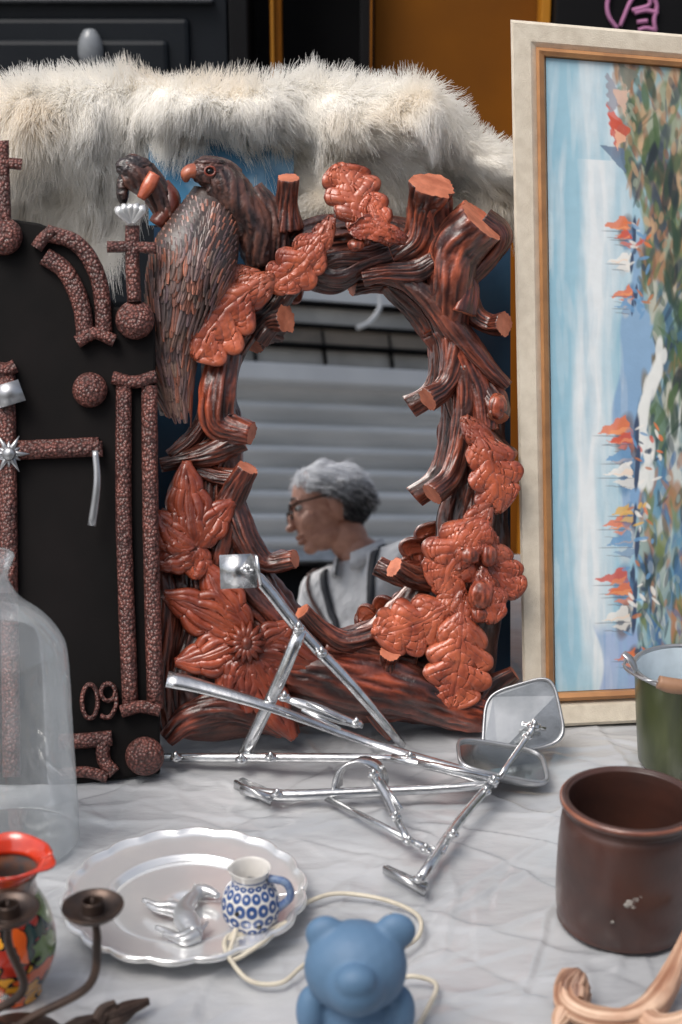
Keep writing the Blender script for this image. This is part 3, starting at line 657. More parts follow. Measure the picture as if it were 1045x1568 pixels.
def tri(pts,c):
    pts=[(x+random.gauss(0,1.5),y+random.gauss(0,1.5)) for x,y in pts]
    (ax,ay),(bx,by),(cx,cy)=pts; wb=1.5*np.sin(U*.35+ay)+1.2*np.sin(Vv*.45+ax); U2=U+wb; V2=Vv+wb*.7
    s1=(U2-bx)*(ay-by)-(ax-bx)*(V2-by); s2=(U2-cx)*(by-cy)-(bx-cx)*(V2-cy); s3=(U2-ax)*(cy-ay)-(cx-ax)*(V2-ay)
    m_=((s1>=0)&(s2>=0)&(s3>=0))|((s1<=0)&(s2<=0)&(s3<=0)); sh_=(.82+.36*cl[m_])[:,None]; img[m_]=c*sh_*.85+img[m_]*.15
orr=c_(226,122,76); red=c_(208,88,66); wht=c_(236,233,226); ltb=c_(110,155,195)
tri([(90,60),(116,90),(100,110)],red); tri([(94,80),(102,136),(128,100)],red*.9); tri([(93,14),(120,60),(93,78)],c_(150,150,160))
tri([(100,40),(128,42),(120,84)],c_(215,180,160)); tri([(82,128),(120,170),(118,132)],c_(100,120,145)); tri([(108,0),(142,8),(125,45)],c_(120,125,115)); tri([(104,100),(120,112),(108,134)],c_(232,180,150))
for (bu,bv_,s,c1) in((112,250,1.1,orr),(118,266,.8,red),(112,302,.9,wht),(118,352,.9,orr),(116,372,.7,ltb),(106,562,1.5,orr),(114,578,1.1,red),(112,606,1.3,ltb),(110,628,1.3,wht),(106,708,1.2,orr),(110,735,1.3,ltb),(114,690,.9,c_(226,180,90)),(100,792,1.4,red),(108,812,1.2,orr),(104,850,1.3,wht),(118,912,1.0,orr)):
    stamp(bu+6*s,bv_+6*s,26*s,11*s,pi/2+.2,random.choice([c_(90,130,165),c_(190,200,205),c_(110,90,80)]),.7)
    tri([(bu-24*s,bv_+4*s),(bu+8*s,bv_-13*s),(bu+15*s,bv_+6*s)],c1); tri([(bu-12*s,bv_+12*s),(bu+18*s,bv_+7*s),(bu+10*s,bv_+20*s)],c1*.75+wht*.15)
    tri([(bu-16*s,bv_+6*s),(bu+12*s,bv_-2*s),(bu+12*s,bv_+5*s)],c1*.6+c_(240,190,140)*.4)
    stamp(bu-8*s,bv_+8*s,24*s,.9,0,c_(90,90,105),.7); stamp(bu+18*s,bv_+4*s,3.5*s,22*s,0.08,c_(65,80,105)); stamp(bu-4*s,bv_+18*s,18*s,.8,.06,c_(110,110,120),.7)
    for _ in range(7): stamp(bu+random.uniform(8,46)*s,bv_+random.uniform(-20,26)*s,random.uniform(5,11),random.uniform(2,4),random.uniform(0,3),random.choice([c1,wht,ltb,c_(60,75,95),c_(190,120,80)]),.8)
im2=img.copy(); im2[1:-1,1:-1]=(img[1:-1,1:-1]*4+img[:-2,1:-1]+img[2:,1:-1]+img[1:-1,:-2]+img[1:-1,2:])/8; img=im2
ii,jj=np.mgrid[0:ph,0:pw]; P=bil(53+jj.ravel()*(Wp_-106)/(pw-1),53+ii.ravel()*(Hp_-106)/(ph-1)); lum=img.mean(2).ravel()
V=np.hstack([P,(4.0+.6*lum)[:,None]]); V=PP(V); nV=len(V); idx=(ii[:-1,:-1]*pw+jj[:-1,:-1]).ravel()
F4=np.stack([idx,idx+pw,idx+pw+1,idx+1],1)
me=bpy.data.meshes.new('canvas'); me.vertices.add(nV); me.vertices.foreach_set('co',V.ravel()); me.loops.add(len(F4)*4); me.loops.foreach_set('vertex_index',F4.ravel())
me.polygons.add(len(F4)); me.polygons.foreach_set('loop_start',np.arange(len(F4))*4); me.update(calc_edges=True); me.validate()
ca=me.color_attributes.new('Col','FLOAT_COLOR','POINT'); cc=np.ones((nV,4)); cc[:,:3]=img.reshape(-1,3); ca.data.foreach_set('color',cc.ravel())
me.materials.append(M('oil_paint',(1,1,1),(.95,.95,.95),scale=60,rough=.5,bump=.3,bscale=220,col=True,bdist=.001,spec=.3))
me.polygons.foreach_set('use_smooth',[True]*len(F4)); o=bpy.data.objects.new('canvas',me); sc.collection.objects.link(o); o.parent=fp
P=bil([20,Wp_-20,Wp_-20,20],[20,20,Hp_-20,Hp_-20]); mk('back_board',PP([(p[0],p[1],-2) for p in P]),[(0,1,2,3)],linen,fp,False)
# ============================================================ towing mirrors
def rodm(bag,pts,r,flat=1,n=12,sub=1):
    r=np.array(r)*.92
    V,Fc,uv,mi=tube(pts,r,n,sub if len(pts)>2 else 1,flat=flat,flatdir=(.2,-.5,.8)); bag.add(V,Fc,uv)
def joint(bag,p,r=.006):
    V,Fc=ell(p,(r,r,r*.6),None,2); bag.add(V,Fc); V,Fc=ell((p[0],p[1]-.003,p[2]+.003),(r*.45,r*.6,r*.9),None,2); bag.add(V,Fc)
def plate(bag,c4,th):
    P=[np.array(p) for p in c4]; nn=np.cross(P[1]-P[0],P[3]-P[0]); nn/=np.linalg.norm(nn)
    V=P+[p+nn*th for p in P]; bag.add(V,[(3,2,1,0),(4,5,6,7),(0,1,5,4),(1,2,6,5),(2,3,7,6),(3,0,4,7)])
def clipmirror(name,c4,depth,parent,mm):
    P=[np.array(p) for p in c4]; nn=np.cross(P[1]-P[0],P[3]-P[0]); nn/=np.linalg.norm(nn)
    if nn.dot(np.array(C)-P[0])<0: nn=-nn
    def loop(sc_,off,n=48):
        L=[]
        for k in range(n):
            t=2*pi*k/n; e=.45; x=abs(cos(t))**e*np.sign(cos(t))*sc_; y=abs(sin(t))**e*np.sign(sin(t))*sc_
            a=(x+1)/2;b=(y+1)/2; L.append(P[0]*(1-a)*(1-b)+P[1]*a*(1-b)+P[2]*a*b+P[3]*(1-a)*b+nn*off)
        return L
    rings=[loop(.15,-depth),loop(.8,-depth*.9),loop(.97,-depth*.3),loop(1,0),loop(.99,.003),loop(.93,.003),loop(.91,-.001)]
    V=[p for r_ in rings for p in r_]; n_=48; Fc=[(i*n_+j,i*n_+(j+1)%n_,(i+1)*n_+(j+1)%n_,(i+1)*n_+j) for i in range(len(rings)-1) for j in range(n_)]
    Fc.append(tuple(range(n_))); mk(name+'_housing',V,Fc,steelM,parent); L=loop(.92,-.001); mk(name+'_glass',L,[tuple(range(n_))],mm,parent,False)
tintM=M('tow_mirror_glass',(.45,.47,.48),(.25,.27,.28),scale=14,rough=.16,metal=.85,bump=.3,bscale=15)
t1=grp('towing_mirror'); a=Bag()
rodm(a,[D(372,878,1.665),D(398,888,1.66),D(460,966,1.655),D(540,1050,1.645),T(618,1143,.03)],[.0075,.0095,.009,.0085,.006],.75,14,3)
plate(a,[D(336,850,1.66),D(384,848,1.66),D(392,900,1.65),D(338,902,1.65)],.003)
plate(a,[D(384,848,1.66),D(392,852,1.63),D(398,896,1.63),D(392,900,1.65)],.003)
rodm(a,[D(256,1040,1.63),D(310,1052,1.63),D(420,1085,1.62),T(560,1135,.045),T(660,1165,.04),T(765,1192,.03)],[.0135,.011,.0075,.0075,.0065,.005],.55,14,3)
rodm(a,[D(460,966,1.64),D(425,1050,1.63),T(370,1163,.015)],[.009,.009,.009],.7,14,3)
rodm(a,[T(246,1160,.012),T(480,1160,.03),T(625,1163,.035)],.0065,1,12,3)
rodm(a,[D(432,1068,1.61),D(480,1084,1.605),D(520,1100,1.60),D(556,1112,1.6)],[.004,.009,.008,.004],.7,12,2)
rodm(a,[D(470,1075,1.6),D(530,1105,1.59)],.0025); rodm(a,[D(462,1087,1.6),D(522,1116,1.59)],.0025)
for p in (D(380,873,1.65),D(458,962,1.635),D(493,1000,1.64),T(370,1163,.025),D(436,1068,1.61),D(546,1108,1.6),T(415,1160,.03),T(270,1160,.02),T(628,1160,.045)): joint(a,p,.0085)
a.out('chrome_arms',chromeM,t1)
clipmirror('head',[D(742,1062,1.70),D(848,1030,1.71),D(872,1138,1.66),D(735,1168,1.645)],.02,t1,tintM)
a=Bag(); rodm(a,[T(765,1190,.03),D(800,1140,1.62),D(818,1112,1.64)],.004,1,10,4); joint(a,D(818,1112,1.645),.010); joint(a,D(808,1128,1.63),.007); rodm(a,[D(800,1108,1.65),D(836,1116,1.65)],.003); a.out('ball_joint',chromeM,t1)
t2=grp('towing_mirror'); a=Bag()
rodm(a,[T(372,1208,.012),T(430,1218,.015),T(560,1213,.018),T(700,1206,.025),T(755,1198,.03)],[.008,.008,.007,.006,.006],1,12,3)
plate(a,[T(358,1196,.02),T(372,1190,.02),T(422,1212,.02),T(414,1226,.02)],.003); plate(a,[T(358,1196,.02),T(414,1226,.02),T(414,1234,.0),T(358,1208,.0)],.003)
rodm(a,[T(500,1222,.012),T(580,1262,.015),T(652,1300,.02)],.0045)
rodm(a,[T(570,1185,.05),T(590,1215,.04),T(606,1250,.03),T(626,1290,.02)],[.006,.006,.005,.005],1,12,3)
rodm(a,[T(585,1195,.05),T(615,1240,.035)],.003)
rodm(a,[T(756,1196,.03),T(700,1262,.025),T(642,1350,.015)],[.006,.0065,.007],1,12,3)
rodm(a,[T(640,1290,.02),T(680,1305,.022),T(690,1278,.022)],.003)
plate(a,[T(586,1328,.018),T(594,1324,.018),T(656,1352,.018),T(650,1364,.018)],.003); plate(a,[T(586,1328,.018),T(650,1364,.018),T(650,1374,0),T(586,1338,0)],.003)
rodm(a,[T(600,1160,.045),T(700,1182,.04),T(762,1200,.03)],[.006,.007,.007],.8,12,3)
rodm(a,[T(640,1168,.05),T(752,1190,.045)],.0035)
for p in(T(572,1186,.055),T(606,1250,.035),T(626,1288,.026),T(652,1300,.026),T(756,1196,.04),T(694,1278,.03),T(642,1346,.024),T(425,1216,.024),T(744,1212,.03)): joint(a,p,.0075)
th=np.linspace(pi*1.05,-.12*pi,16); cc_=T(552,1196,.03); w_=Vector((.006,.008,.0))
L0=[];L1=[]
for t in th:
    p=Vector(cc_)+Vector((cos(t)*.029,0,sin(t)*.034-.004)); L0.append(p-w_);L1.append(p+w_)
V=L0+L1;k=len(L0); o=mk('clamp_strap',V,[(i,i+1,i+1+k,i+k) for i in range(k-1)],chromeM,t2); s_=o.modifiers.new('s','SOLIDIFY'); s_.thickness=.002
a.out('chrome_arms',chromeM,t2)
clipmirror('head',[D(697,1128,1.655),D(832,1150,1.655),D(846,1206,1.575),D(702,1176,1.575)],.014,t2,tintM)
# ============================================================ tray, jug, figurine
tc_=T(285,1392); rT=187*px(tc_)
tr=grp('scalloped_silver_tray')
sf_=lambda th,i:1+(.035*np.abs(np.sin(th*9))*min(1,(i-.62)*4+.3) if i>.62 else 0*th)
V,Fc,uv=lathe([(0.0005,.004),(rT*.55,.004),(rT*.62,.0045),(rT*.66,.010),(rT*.7,.0105),(rT*.9,.014),(rT*.94,.018),(rT*.955,.020),(rT*.965,.0155)],(tc_.x,tc_.y,TZ+.004),180,sf_,3)
silver=M('silver_plate',(.96,.96,.95),(.84,.85,.86),scale=14,rough=.2,metal=.62,bump=.12,bscale=40,rvar=.1)
o=mk('tray_dish',V,Fc,silver,tr); s_=o.modifiers.new('s','SOLIDIFY'); s_.thickness=.0015; s_.offset=-1
jc=T(385,1420,.010); jr=45*px(jc); jg=grp('polka_dot_cream_jug')
jm=M('glazed_ceramic',(.78,.78,.76),rough=.2,coat=.5); N=jm.node_tree.nodes; Lk=jm.node_tree.links
tc=N.new('ShaderNodeTexCoord'); sp=N.new('ShaderNodeSeparateXYZ'); Lk.new(tc.outputs['UV'],sp.inputs[0])
def mth(op,a,b=None):
    x=N.new('ShaderNodeMath'); x.operation=op
    for i,vv in enumerate((a,b)):
        if vv is None: continue
        if isinstance(vv,(int,float)): x.inputs[i].default_value=vv
        else: Lk.new(vv,x.inputs[i])
    return x.outputs[0]
uu=mth('MULTIPLY',sp.outputs[0],15); vv_=mth('MULTIPLY',sp.outputs[1],12); row=mth('FLOOR',vv_); off=mth('MULTIPLY',mth('MODULO',row,2),.5)
fu=mth('SUBTRACT',mth('FRACT',mth('ADD',uu,off)),.5); fv=mth('SUBTRACT',mth('FRACT',vv_),.5)
dist=mth('SQRT',mth('ADD',mth('MULTIPLY',fu,fu),mth('MULTIPLY',fv,fv)))
dot=mth('LESS_THAN',dist,.47); hole=mth('GREATER_THAN',dist,.13); ring=mth('MULTIPLY',dot,hole)
inb=mth('MULTIPLY',mth('GREATER_THAN',sp.outputs[1],.09),mth('LESS_THAN',sp.outputs[1],.58)); msk=mth('MULTIPLY',ring,inb)
b1=mth('MULTIPLY',mth('GREATER_THAN',sp.outputs[1],.60),mth('LESS_THAN',sp.outputs[1],.62)); msk=mth('MAXIMUM',msk,b1)
mxx=N.new('ShaderNodeMix'); mxx.data_type='RGBA'; Lk.new(msk,mxx.inputs[0]); mxx.inputs[6].default_value=(.74,.72,.68,1); mxx.inputs[7].default_value=(.035,.085,.25,1); Lk.new(mxx.outputs[2],N['Principled BSDF'].inputs['Base Color'])
V,Fc,uv=lathe([(0.001,0),(jr*.66,.0),(jr*.72,.004),(jr*.95,.016),(jr*1.0,.028),(jr*.9,.042),(jr*.68,.052),(jr*.6,.058),(jr*.66,.066),(jr*.70,.070),(jr*.64,.069),(jr*.56,.060),(jr*.5,.05)],(jc.x,jc.y,jc.z),72,lambda th,i:1+.22*np.exp(-((np.mod(th-pi*1.05+pi,2*pi)-pi)/.28)**2)*max(0,(i-.55)*2.2)*(i<.86),4)
mk('jug_body',V,Fc,jm,jg,uv=uv)
V,Fc,uv,mi=tube([jc+Vector((jr*.62,-.004,.060)),jc+Vector((jr*1.2,-.006,.056)),jc+Vector((jr*1.35,-.006,.04)),jc+Vector((jr*.9,-.004,.024))],.0042,12,8); mk('jug_handle',V,Fc,M('cobalt_glaze',(.05,.1,.28),(.2,.28,.42),scale=150,rough=.2,coat=.5),jg)
for dx,dz in((-.012,.033),(.010,.018)):
    V,Fc=ell(jc+Vector((dx,-math.sqrt(max(0,jr*jr-dx*dx))*.985,dz)),(.0028,.0012,.0028)); mk('orange_dot',V,Fc,leafM,jg)
def skin(name,verts,edges,rad,mat,parent=None,sub=2,root=0):
    me=bpy.data.meshes.new(name); me.from_pydata([tuple(v) for v in verts],edges,[]); me.materials.append(mat)
    o=bpy.data.objects.new(name,me); sc.collection.objects.link(o); o.parent=parent
    s=o.modifiers.new('skin','SKIN'); s.use_smooth_shade=True
    for i,r in enumerate(rad):
        r=r if isinstance(r,tuple) else (r,r); me.skin_vertices[0].data[i].radius=r; me.skin_vertices[0].data[i].use_root=(i==root)
    q=o.modifiers.new('sub','SUBSURF'); q.levels=sub; q.render_levels=sub; return o
fg=grp('silver_horse_figurine'); fsm=M('figurine_silver',(.72,.73,.74),rough=.3,metal=.7,bump=.5,bscale=120)
a=Bag()
def lim(pts,rs): 
    V,Fc,uv,mi=tube([T(u,v,.022) for u,v in pts],rs,14,6); a.add(V,Fc)
lim([(300,1432),(288,1412),(282,1398),(292,1378),(304,1366)],[.008,.0125,.011,.008,.0055])
lim([(296,1374),(306,1364),(322,1366),(334,1372)],[.006,.0075,.006,.0035])
lim([(284,1392),(262,1386),(242,1386),(220,1378)],[.007,.0048,.0035,.0028]); lim([(280,1400),(258,1396),(240,1392),(226,1384)],[.007,.0045,.0035,.0028])
lim([(298,1428),(276,1436),(258,1428),(240,1420)],[.0085,.006,.0038,.003]); lim([(302,1432),(284,1440),(268,1436),(252,1430)],[.008,.006,.0038,.003])
lim([(304,1436),(308,1424),(318,1412)],[.004,.003,.0015]); lim([(302,1360),(298,1354)],[.003,.001])
a.out('figurine_body',fsm,fg)
# ============================================================ crock, bucket
cc0=T(945,1405); cr=.0695
ck=grp('stoneware_crock'); zr=D(955,1222,cc0.y).z-TZ
V,Fc,uv=lathe([(0.001,0),(cr*.9,0),(cr*.99,.006),(cr*1.03,.03),(cr*1.03,zr*.55),(cr*1.0,zr*.82),(cr*.95,zr*.89),(cr*1.0,zr*.93),(cr*1.04,zr*.965),(cr*1.0,zr),(cr*.93,zr*.99),(cr*.9,zr*.9),(cr*.9,.02),(.001,.012)],(cc0.x+.006,cc0.y,TZ+.001),96,None,4)
ckm=M('brown_salt_glaze',(.080,.032,.023),(.042,.023,.020),scale=12,rough=.38,coat=.15,bump=.5,bscale=45,rvar=.14,detail=9)
mk('crock_body',V,Fc,ckm,ck)
th=np.linspace(0,2*pi,49); V,Fc,uv,mi=tube([(cc0.x+.006+cr*1.0*cos(t),cc0.y+cr*1.0*sin(t),TZ+zr*.985) for t in th],.0028,10,2); mk('rim_glaze',V,Fc,M('rim_brown',(.30,.11,.06),(.17,.06,.04),scale=30,rough=.25,coat=.5),ck)
for (u,v,r) in((967,1382,.0052),(974,1377,.0036),(961,1386,.0036),(938,1412,.0016),(980,1373,.0024),(970,1388,.003)):
    p=D(u,v,cc0.y-cr*1.015); V,Fc=ell(p,(r,.0012,r*.8),None,3); V=V+ (rng.random(V.shape)-.5)*.0012; mk('glaze_chip',V,Fc,M('chip_grey',(.5,.47,.43),rough=.8),ck)
bc=T(1052,1168); bk=grp('green_enamel_bucket'); bzr=D(1050,1024,bc.y).z-TZ; br_=88*px(bc)
V,Fc,uv=lathe([(.001,0),(br_*.8,0),(br_*.84,.004),(br_*.91,bzr*.4),(br_*.96,bzr*.7),(br_*.99,bzr*.9),(br_*1.0,bzr*.97)],(bc.x,bc.y,TZ+.001),72)
mk('bucket_body',V,Fc,M('olive_enamel',(.075,.09,.026),(.035,.045,.014),scale=14,rough=.35,coat=.2,stretch=(3,3,.4)),bk)
V,Fc,uv=lathe([(br_*1.0,bzr*1.0),(br_*.95,bzr*.97),(br_*.90,bzr*.6),(br_*.78,.012),(.001,.010)],(bc.x,bc.y,TZ+.001),72)
mk('bucket_lining',V,Fc,M('pale_blue_enamel',(.55,.64,.7),rough=.25,coat=.4),bk)
th=np.linspace(0,2*pi,41); V,Fc,uv,mi=tube([(bc.x+br_*1.01*cos(t),bc.y+br_*1.01*sin(t),TZ+bzr) for t in th],.0032,10,2); mk('rolled_rim',V,Fc,steelM,bk)
pa=D(963,1020,bc.y-.03); pb=D(1030,1052,bc.y-br_*1.1)
V,Fc,uv,mi=tube([pa+Vector((0,.02,0)),pa+Vector((-.004,0,-.003)),D(985,1040,bc.y-br_),D(1008,1044,bc.y-br_*1.1),pb,D(1120,1040,bc.y-br_)],.0018,8,8); mk('wire_bail',V,Fc,steelM,bk)
V,Fc,uv,mi=tube([D(1008,1044,bc.y-br_*1.12),D(1030,1050,bc.y-br_*1.15),D(1075,1054,bc.y-br_*1.15)],[.008,.0095,.008],16,4); mk('wooden_grip',V,Fc,M('grip_wood',(.4,.22,.13),rough=.5),bk)
V,Fc,uv,mi=tube([D(955,1000,bc.y-.03),D(966,1010,bc.y-.035),D(975,1028,bc.y-.04)],[.006,.008,.006],10,4,flat=.4); mk('bail_lug',V,Fc,steelM,bk)
# ============================================================ bear
bp_=D(545,1472,1.09); s_=px(bp_); be=grp('blue_bear_figure'); P0=bp_
def q(u,v,dy=0): return D(u,v,1.09+dy)
L=[(q(545,1480),(80*s_,.040,.042)),(q(545,1502,-.02),(50*s_,.034,.028)),(q(545,1504,-.040),(32*s_,.014,.0155)),
 (q(499,1430,.008),(32*s_,.012,.0175)),(q(606,1426,.008),(32*s_,.012,.0175)),(q(545,1548,.005),(.03,.026,.02))]
cx=P0.x; L+=[((cx,1.1,TZ+.042),(.036,.028,.038)),((cx-.018,1.095,TZ+.016),(.017,.02,.017)),((cx+.018,1.095,TZ+.016),(.017,.02,.017)),
 ((cx-.040,1.09,TZ+.048),(.014,.015,.026)),((cx+.040,1.09,TZ+.048),(.014,.015,.026)),((cx-.018,1.075,TZ+.009),(.014,.019,.009)),((cx+.018,1.075,TZ+.009),(.014,.019,.009))]
blobs('bear_body',L,.0022,7,M('blue_vinyl',(.115,.21,.34),(.10,.19,.31),scale=12,rough=.55,spec=.4,bump=.05,bscale=300),be)
# ============================================================ glass carboy, painted jug
gc=T(18,1292); gr=102*px(gc); cbg=grp('glass_carboy')
gh=D(18,1000,gc.y).z-TZ; gn=D(10,900,gc.y).z-TZ; gt=D(10,852,gc.y).z-TZ
V,Fc,uv=lathe([(.001,.004),(gr*.9,.002),(gr,.015),(gr,gh*.5),(gr,gh*.93),(gr*.93,gh+.012),(gr*.72,gh+.036),(gr*.42,gn-.02),(gr*.26,gn),(gr*.24,gn+.012),(gr*.30,gt-.012),(gr*.34,gt-.004),(gr*.3,gt)],(gc.x,gc.y,TZ+.003),72,lambda th,i:1+.01*np.sin(3*th+6*i),6)
mk('carboy_shell',V,Fc,glassmat('clear_glass',(.95,.97,.975),.15),cbg)
# ---
jc2=T(22,1522); j2=grp('painted_glass_jug'); jr2=66*px(jc2); jh=D(22,1315,jc2.y).z-TZ
pm=M('painted_glass',(.8,.3,.05),rough=.12,coat=.8); N=pm.node_tree.nodes; Lk=pm.node_tree.links
tc=N.new('ShaderNodeTexCoord'); vo=N.new('ShaderNodeTexVoronoi'); vo.inputs['Scale'].default_value=38; ns_=N.new('ShaderNodeTexNoise'); ns_.inputs['Scale'].default_value=25
mixv=N.new('ShaderNodeMix'); mixv.data_type='RGBA'; mixv.inputs[0].default_value=.08; Lk.new(tc.outputs['Object'],mixv.inputs[6]); Lk.new(tc.outputs['Object'],ns_.inputs[0]); Lk.new(ns_.outputs['Color'],mixv.inputs[7])
Lk.new(mixv.outputs[2],vo.inputs['Vector']); sx=N.new('ShaderNodeSeparateColor'); Lk.new(vo.outputs['Color'],sx.inputs[0])
rp=N.new('ShaderNodeValToRGB'); rp.color_ramp.interpolation='CONSTANT'; cs=[(.0,(.75,.12,.02)),(.22,(.85,.38,.03)),(.42,(.12,.2,.05)),(.55,(.02,.05,.04)),(.68,(.7,.5,.06)),(.8,(.4,.03,.015)),(.92,(.03,.1,.12))]
for i,(p_,c__) in enumerate(cs):
    e_=rp.color_ramp.elements[i] if i<2 else rp.color_ramp.elements.new(p_)
    e_.position=p_; e_.color=(*c__,1)
Lk.new(sx.outputs[0],rp.inputs[0]); ve=N.new('ShaderNodeTexVoronoi'); ve.feature='DISTANCE_TO_EDGE'; ve.inputs['Scale'].default_value=38; Lk.new(mixv.outputs[2],ve.inputs['Vector'])
me_=N.new('ShaderNodeMath'); me_.operation='GREATER_THAN'; me_.inputs[1].default_value=.045; Lk.new(ve.outputs['Distance'],me_.inputs[0])
mm_=N.new('ShaderNodeMix'); mm_.data_type='RGBA'; Lk.new(me_.outputs[0],mm_.inputs[0]); mm_.inputs[6].default_value=(.01,.01,.01,1); Lk.new(rp.outputs[0],mm_.inputs[7]); Lk.new(mm_.outputs[2],N['Principled BSDF'].inputs['Base Color'])
V,Fc,uv=lathe([(.001,0),(jr2*.6,0),(jr2*.66,.006),(jr2*.95,jh*.22),(jr2*1.05,jh*.4),(jr2*.92,jh*.6),(jr2*.7,jh*.74)],(jc2.x,jc2.y,TZ+.003),64,None,5); mk('jug_body',V,Fc,pm,j2)
ngl=M('smoky_glass_band',(.05,.09,.11),(.25,.1,.05),scale=30,rough=.08,coat=.8)
spf=lambda th,i:1+.38*np.exp(-((np.mod(th+.35+pi,2*pi)-pi)/.3)**2)*i**2+.04*np.sin(5*th)*i
V,Fc,uv=lathe([(jr2*.7,jh*.74),(jr2*.68,jh*.82),(jr2*.75,jh*.89)],(jc2.x,jc2.y,TZ+.003),64,lambda th,i:1+.05*np.exp(-((np.mod(th+.35+pi,2*pi)-pi)/.3)**2)*i,5); mk('jug_neck',V,Fc,ngl,j2)
V,Fc,uv=lathe([(jr2*.75,jh*.89),(jr2*.9,jh*.97),(jr2*1.02,jh*1.0),(jr2*.98,jh*.995)],(jc2.x,jc2.y,TZ+.003),64,spf,4); o=mk('jug_rim',V,Fc,M('red_glass',(.75,.06,.02),(.5,.03,.01),scale=30,rough=.08,coat=1),j2); m_=o.modifiers.new('s','SOLIDIFY'); m_.thickness=.002
# ============================================================ iron candle holder
ch=grp('iron_candle_holder'); im=M('bronzed_iron',(.10,.065,.05),(.05,.038,.034),scale=40,rough=.38,metal=.6,bump=.3)
CYc=1.10
def cup(u,v):
    c=D(u,v,CYc); r=47*px(c); V,Fc,uv=lathe([(.001,-.004),(r*.4,-.004),(r*.8,.000),(r,.006),(r*.98,.008),(r*.75,.003),(r*.42,.001),(r*.38,.003),(r*.36,.012),(r*.30,.012),(r*.28,.002),(.001,.002)],c,48,None,3); mk('candle_cup',V,Fc,im,ch)
    V,Fc,uv,mi=tube([c+Vector((0,0,-.002)),c+Vector((0,0,.016))],[.0025,.0012],8,2); mk('spike',V,Fc,im,ch)
    return c
c1=cup(143,1398); c2=cup(14,1403); base=D(20,1596,CYc); base.z=TZ
for c,f in((c1,1),(c2,-1)):
    V,Fc,uv,mi=tube([c,c+Vector((.002*f,0,-.03)),c+Vector((-.008*f,0,-.075)),Vector((base.x+.02*f,CYc,TZ+.035)),Vector((base.x,CYc,TZ+.018))],[.003,.004,.004,.004,.005],12,8); mk('arm',V,Fc,im,ch)
V,Fc,uv=lathe([(.001,.012),(.01,.02),(.014,.012),(.04,.006),(.045,.0),(.001,0)],(base.x,CYc,TZ+.003),48,None,3); mk('foot',V,Fc,im,ch)
# ============================================================ antler + root + cable
dw=grp('deer_antler'); pinkw=M('antler_bone',(.78,.58,.44),(.55,.33,.23),scale=22,rough=.5,bump=.6,bscale=110,col=True)
def wt(pts,rad,name,mat,par,amp=.2,sd_=1,a2=.03,dk=(.55,.42,.35)):
    P=[T(u,v,h) for u,v,h in pts]; V,Fc,uv,mi=tube(P,rad,48,12,amp=amp,seed=sd_,lfreq=25,freq=1.8,amp2=a2,freq2=6,lf2=9,twist=0)
    f_=TF[0][:,None]; mk(name,V,Fc,mat,par,col=np.array(dk)*(1-f_)+np.array([1.08,1.05,1])*f_)
wt([(868,1512,.024),(872,1538,.018),(905,1556,.015),(955,1560,.015),(995,1545,.016),(1022,1508,.022),(1040,1465,.032),(1066,1400,.05)],[.0105,.0125,.0115,.011,.013,.012,.0085,.004],'main_beam',pinkw,dw,.2,1,.014)
wt([(985,1556,.015),(1010,1570,.016),(1050,1560,.022),(1080,1530,.034)],[.011,.010,.008,.003],'lower_tine',pinkw,dw,.18,8,.012)
wt([(874,1532,.018),(876,1510,.026),(884,1496,.033),(890,1488,.036)],[.014,.0145,.012,.006],'burr',pinkw,dw,.55,3,.04,(.18,.09,.07))
wt([(868,1545,.014),(858,1562,.010),(852,1574,.008)],[.011,.008,.003],'brow_tine',pinkw,dw,.2,4,.012)
rtg=grp('gnarled_root'); rm=M('dark_root',(.11,.075,.06),(.05,.035,.03),scale=50,rough=.7,bump=1,bscale=120,col=True)
wt([(80,1590,.006),(120,1574,.009),(150,1562,.008),(178,1556,.010),(205,1542,.011),(228,1532,.012)],[.005,.009,.006,.009,.006,.0035],'root_stem',rm,rtg,.7,5)
wt([(150,1566,.010),(160,1548,.016),(178,1536,.020)],[.006,.0055,.003],'root_spur',rm,rtg,.6,6)
cbm=M('cream_cable',(.68,.62,.5),(.55,.5,.4),scale=60,rough=.5)
def cable(pts,name):
    P=[T(u,v,h+.003) for u,v,h in pts]; V,Fc,uv,mi=tube(P,.0024,10,10); return mk(name,V,Fc,cbm)
wc=grp('electric_cable')
for p in([(440,1412,.02),(390,1430,.012),(352,1432,.018),(346,1455,.02),(380,1500,.006),(430,1505,.004),(470,1475,.004),(540,1440,.004),(600,1400,.004)],
         [(352,1440,.02),(362,1425,.03),(352,1470,.014),(400,1445,.02),(450,1400,.012),(475,1380,.006),(520,1368,.005),(590,1378,.005),(640,1402,.005),(640,1435,.004),(600,1460,.004)],
         [(600,1500,.004),(635,1495,.008),(668,1508,.005),(655,1545,.004),(630,1590,.004)]):
    o=cable(p,'cord'); o.parent=wc
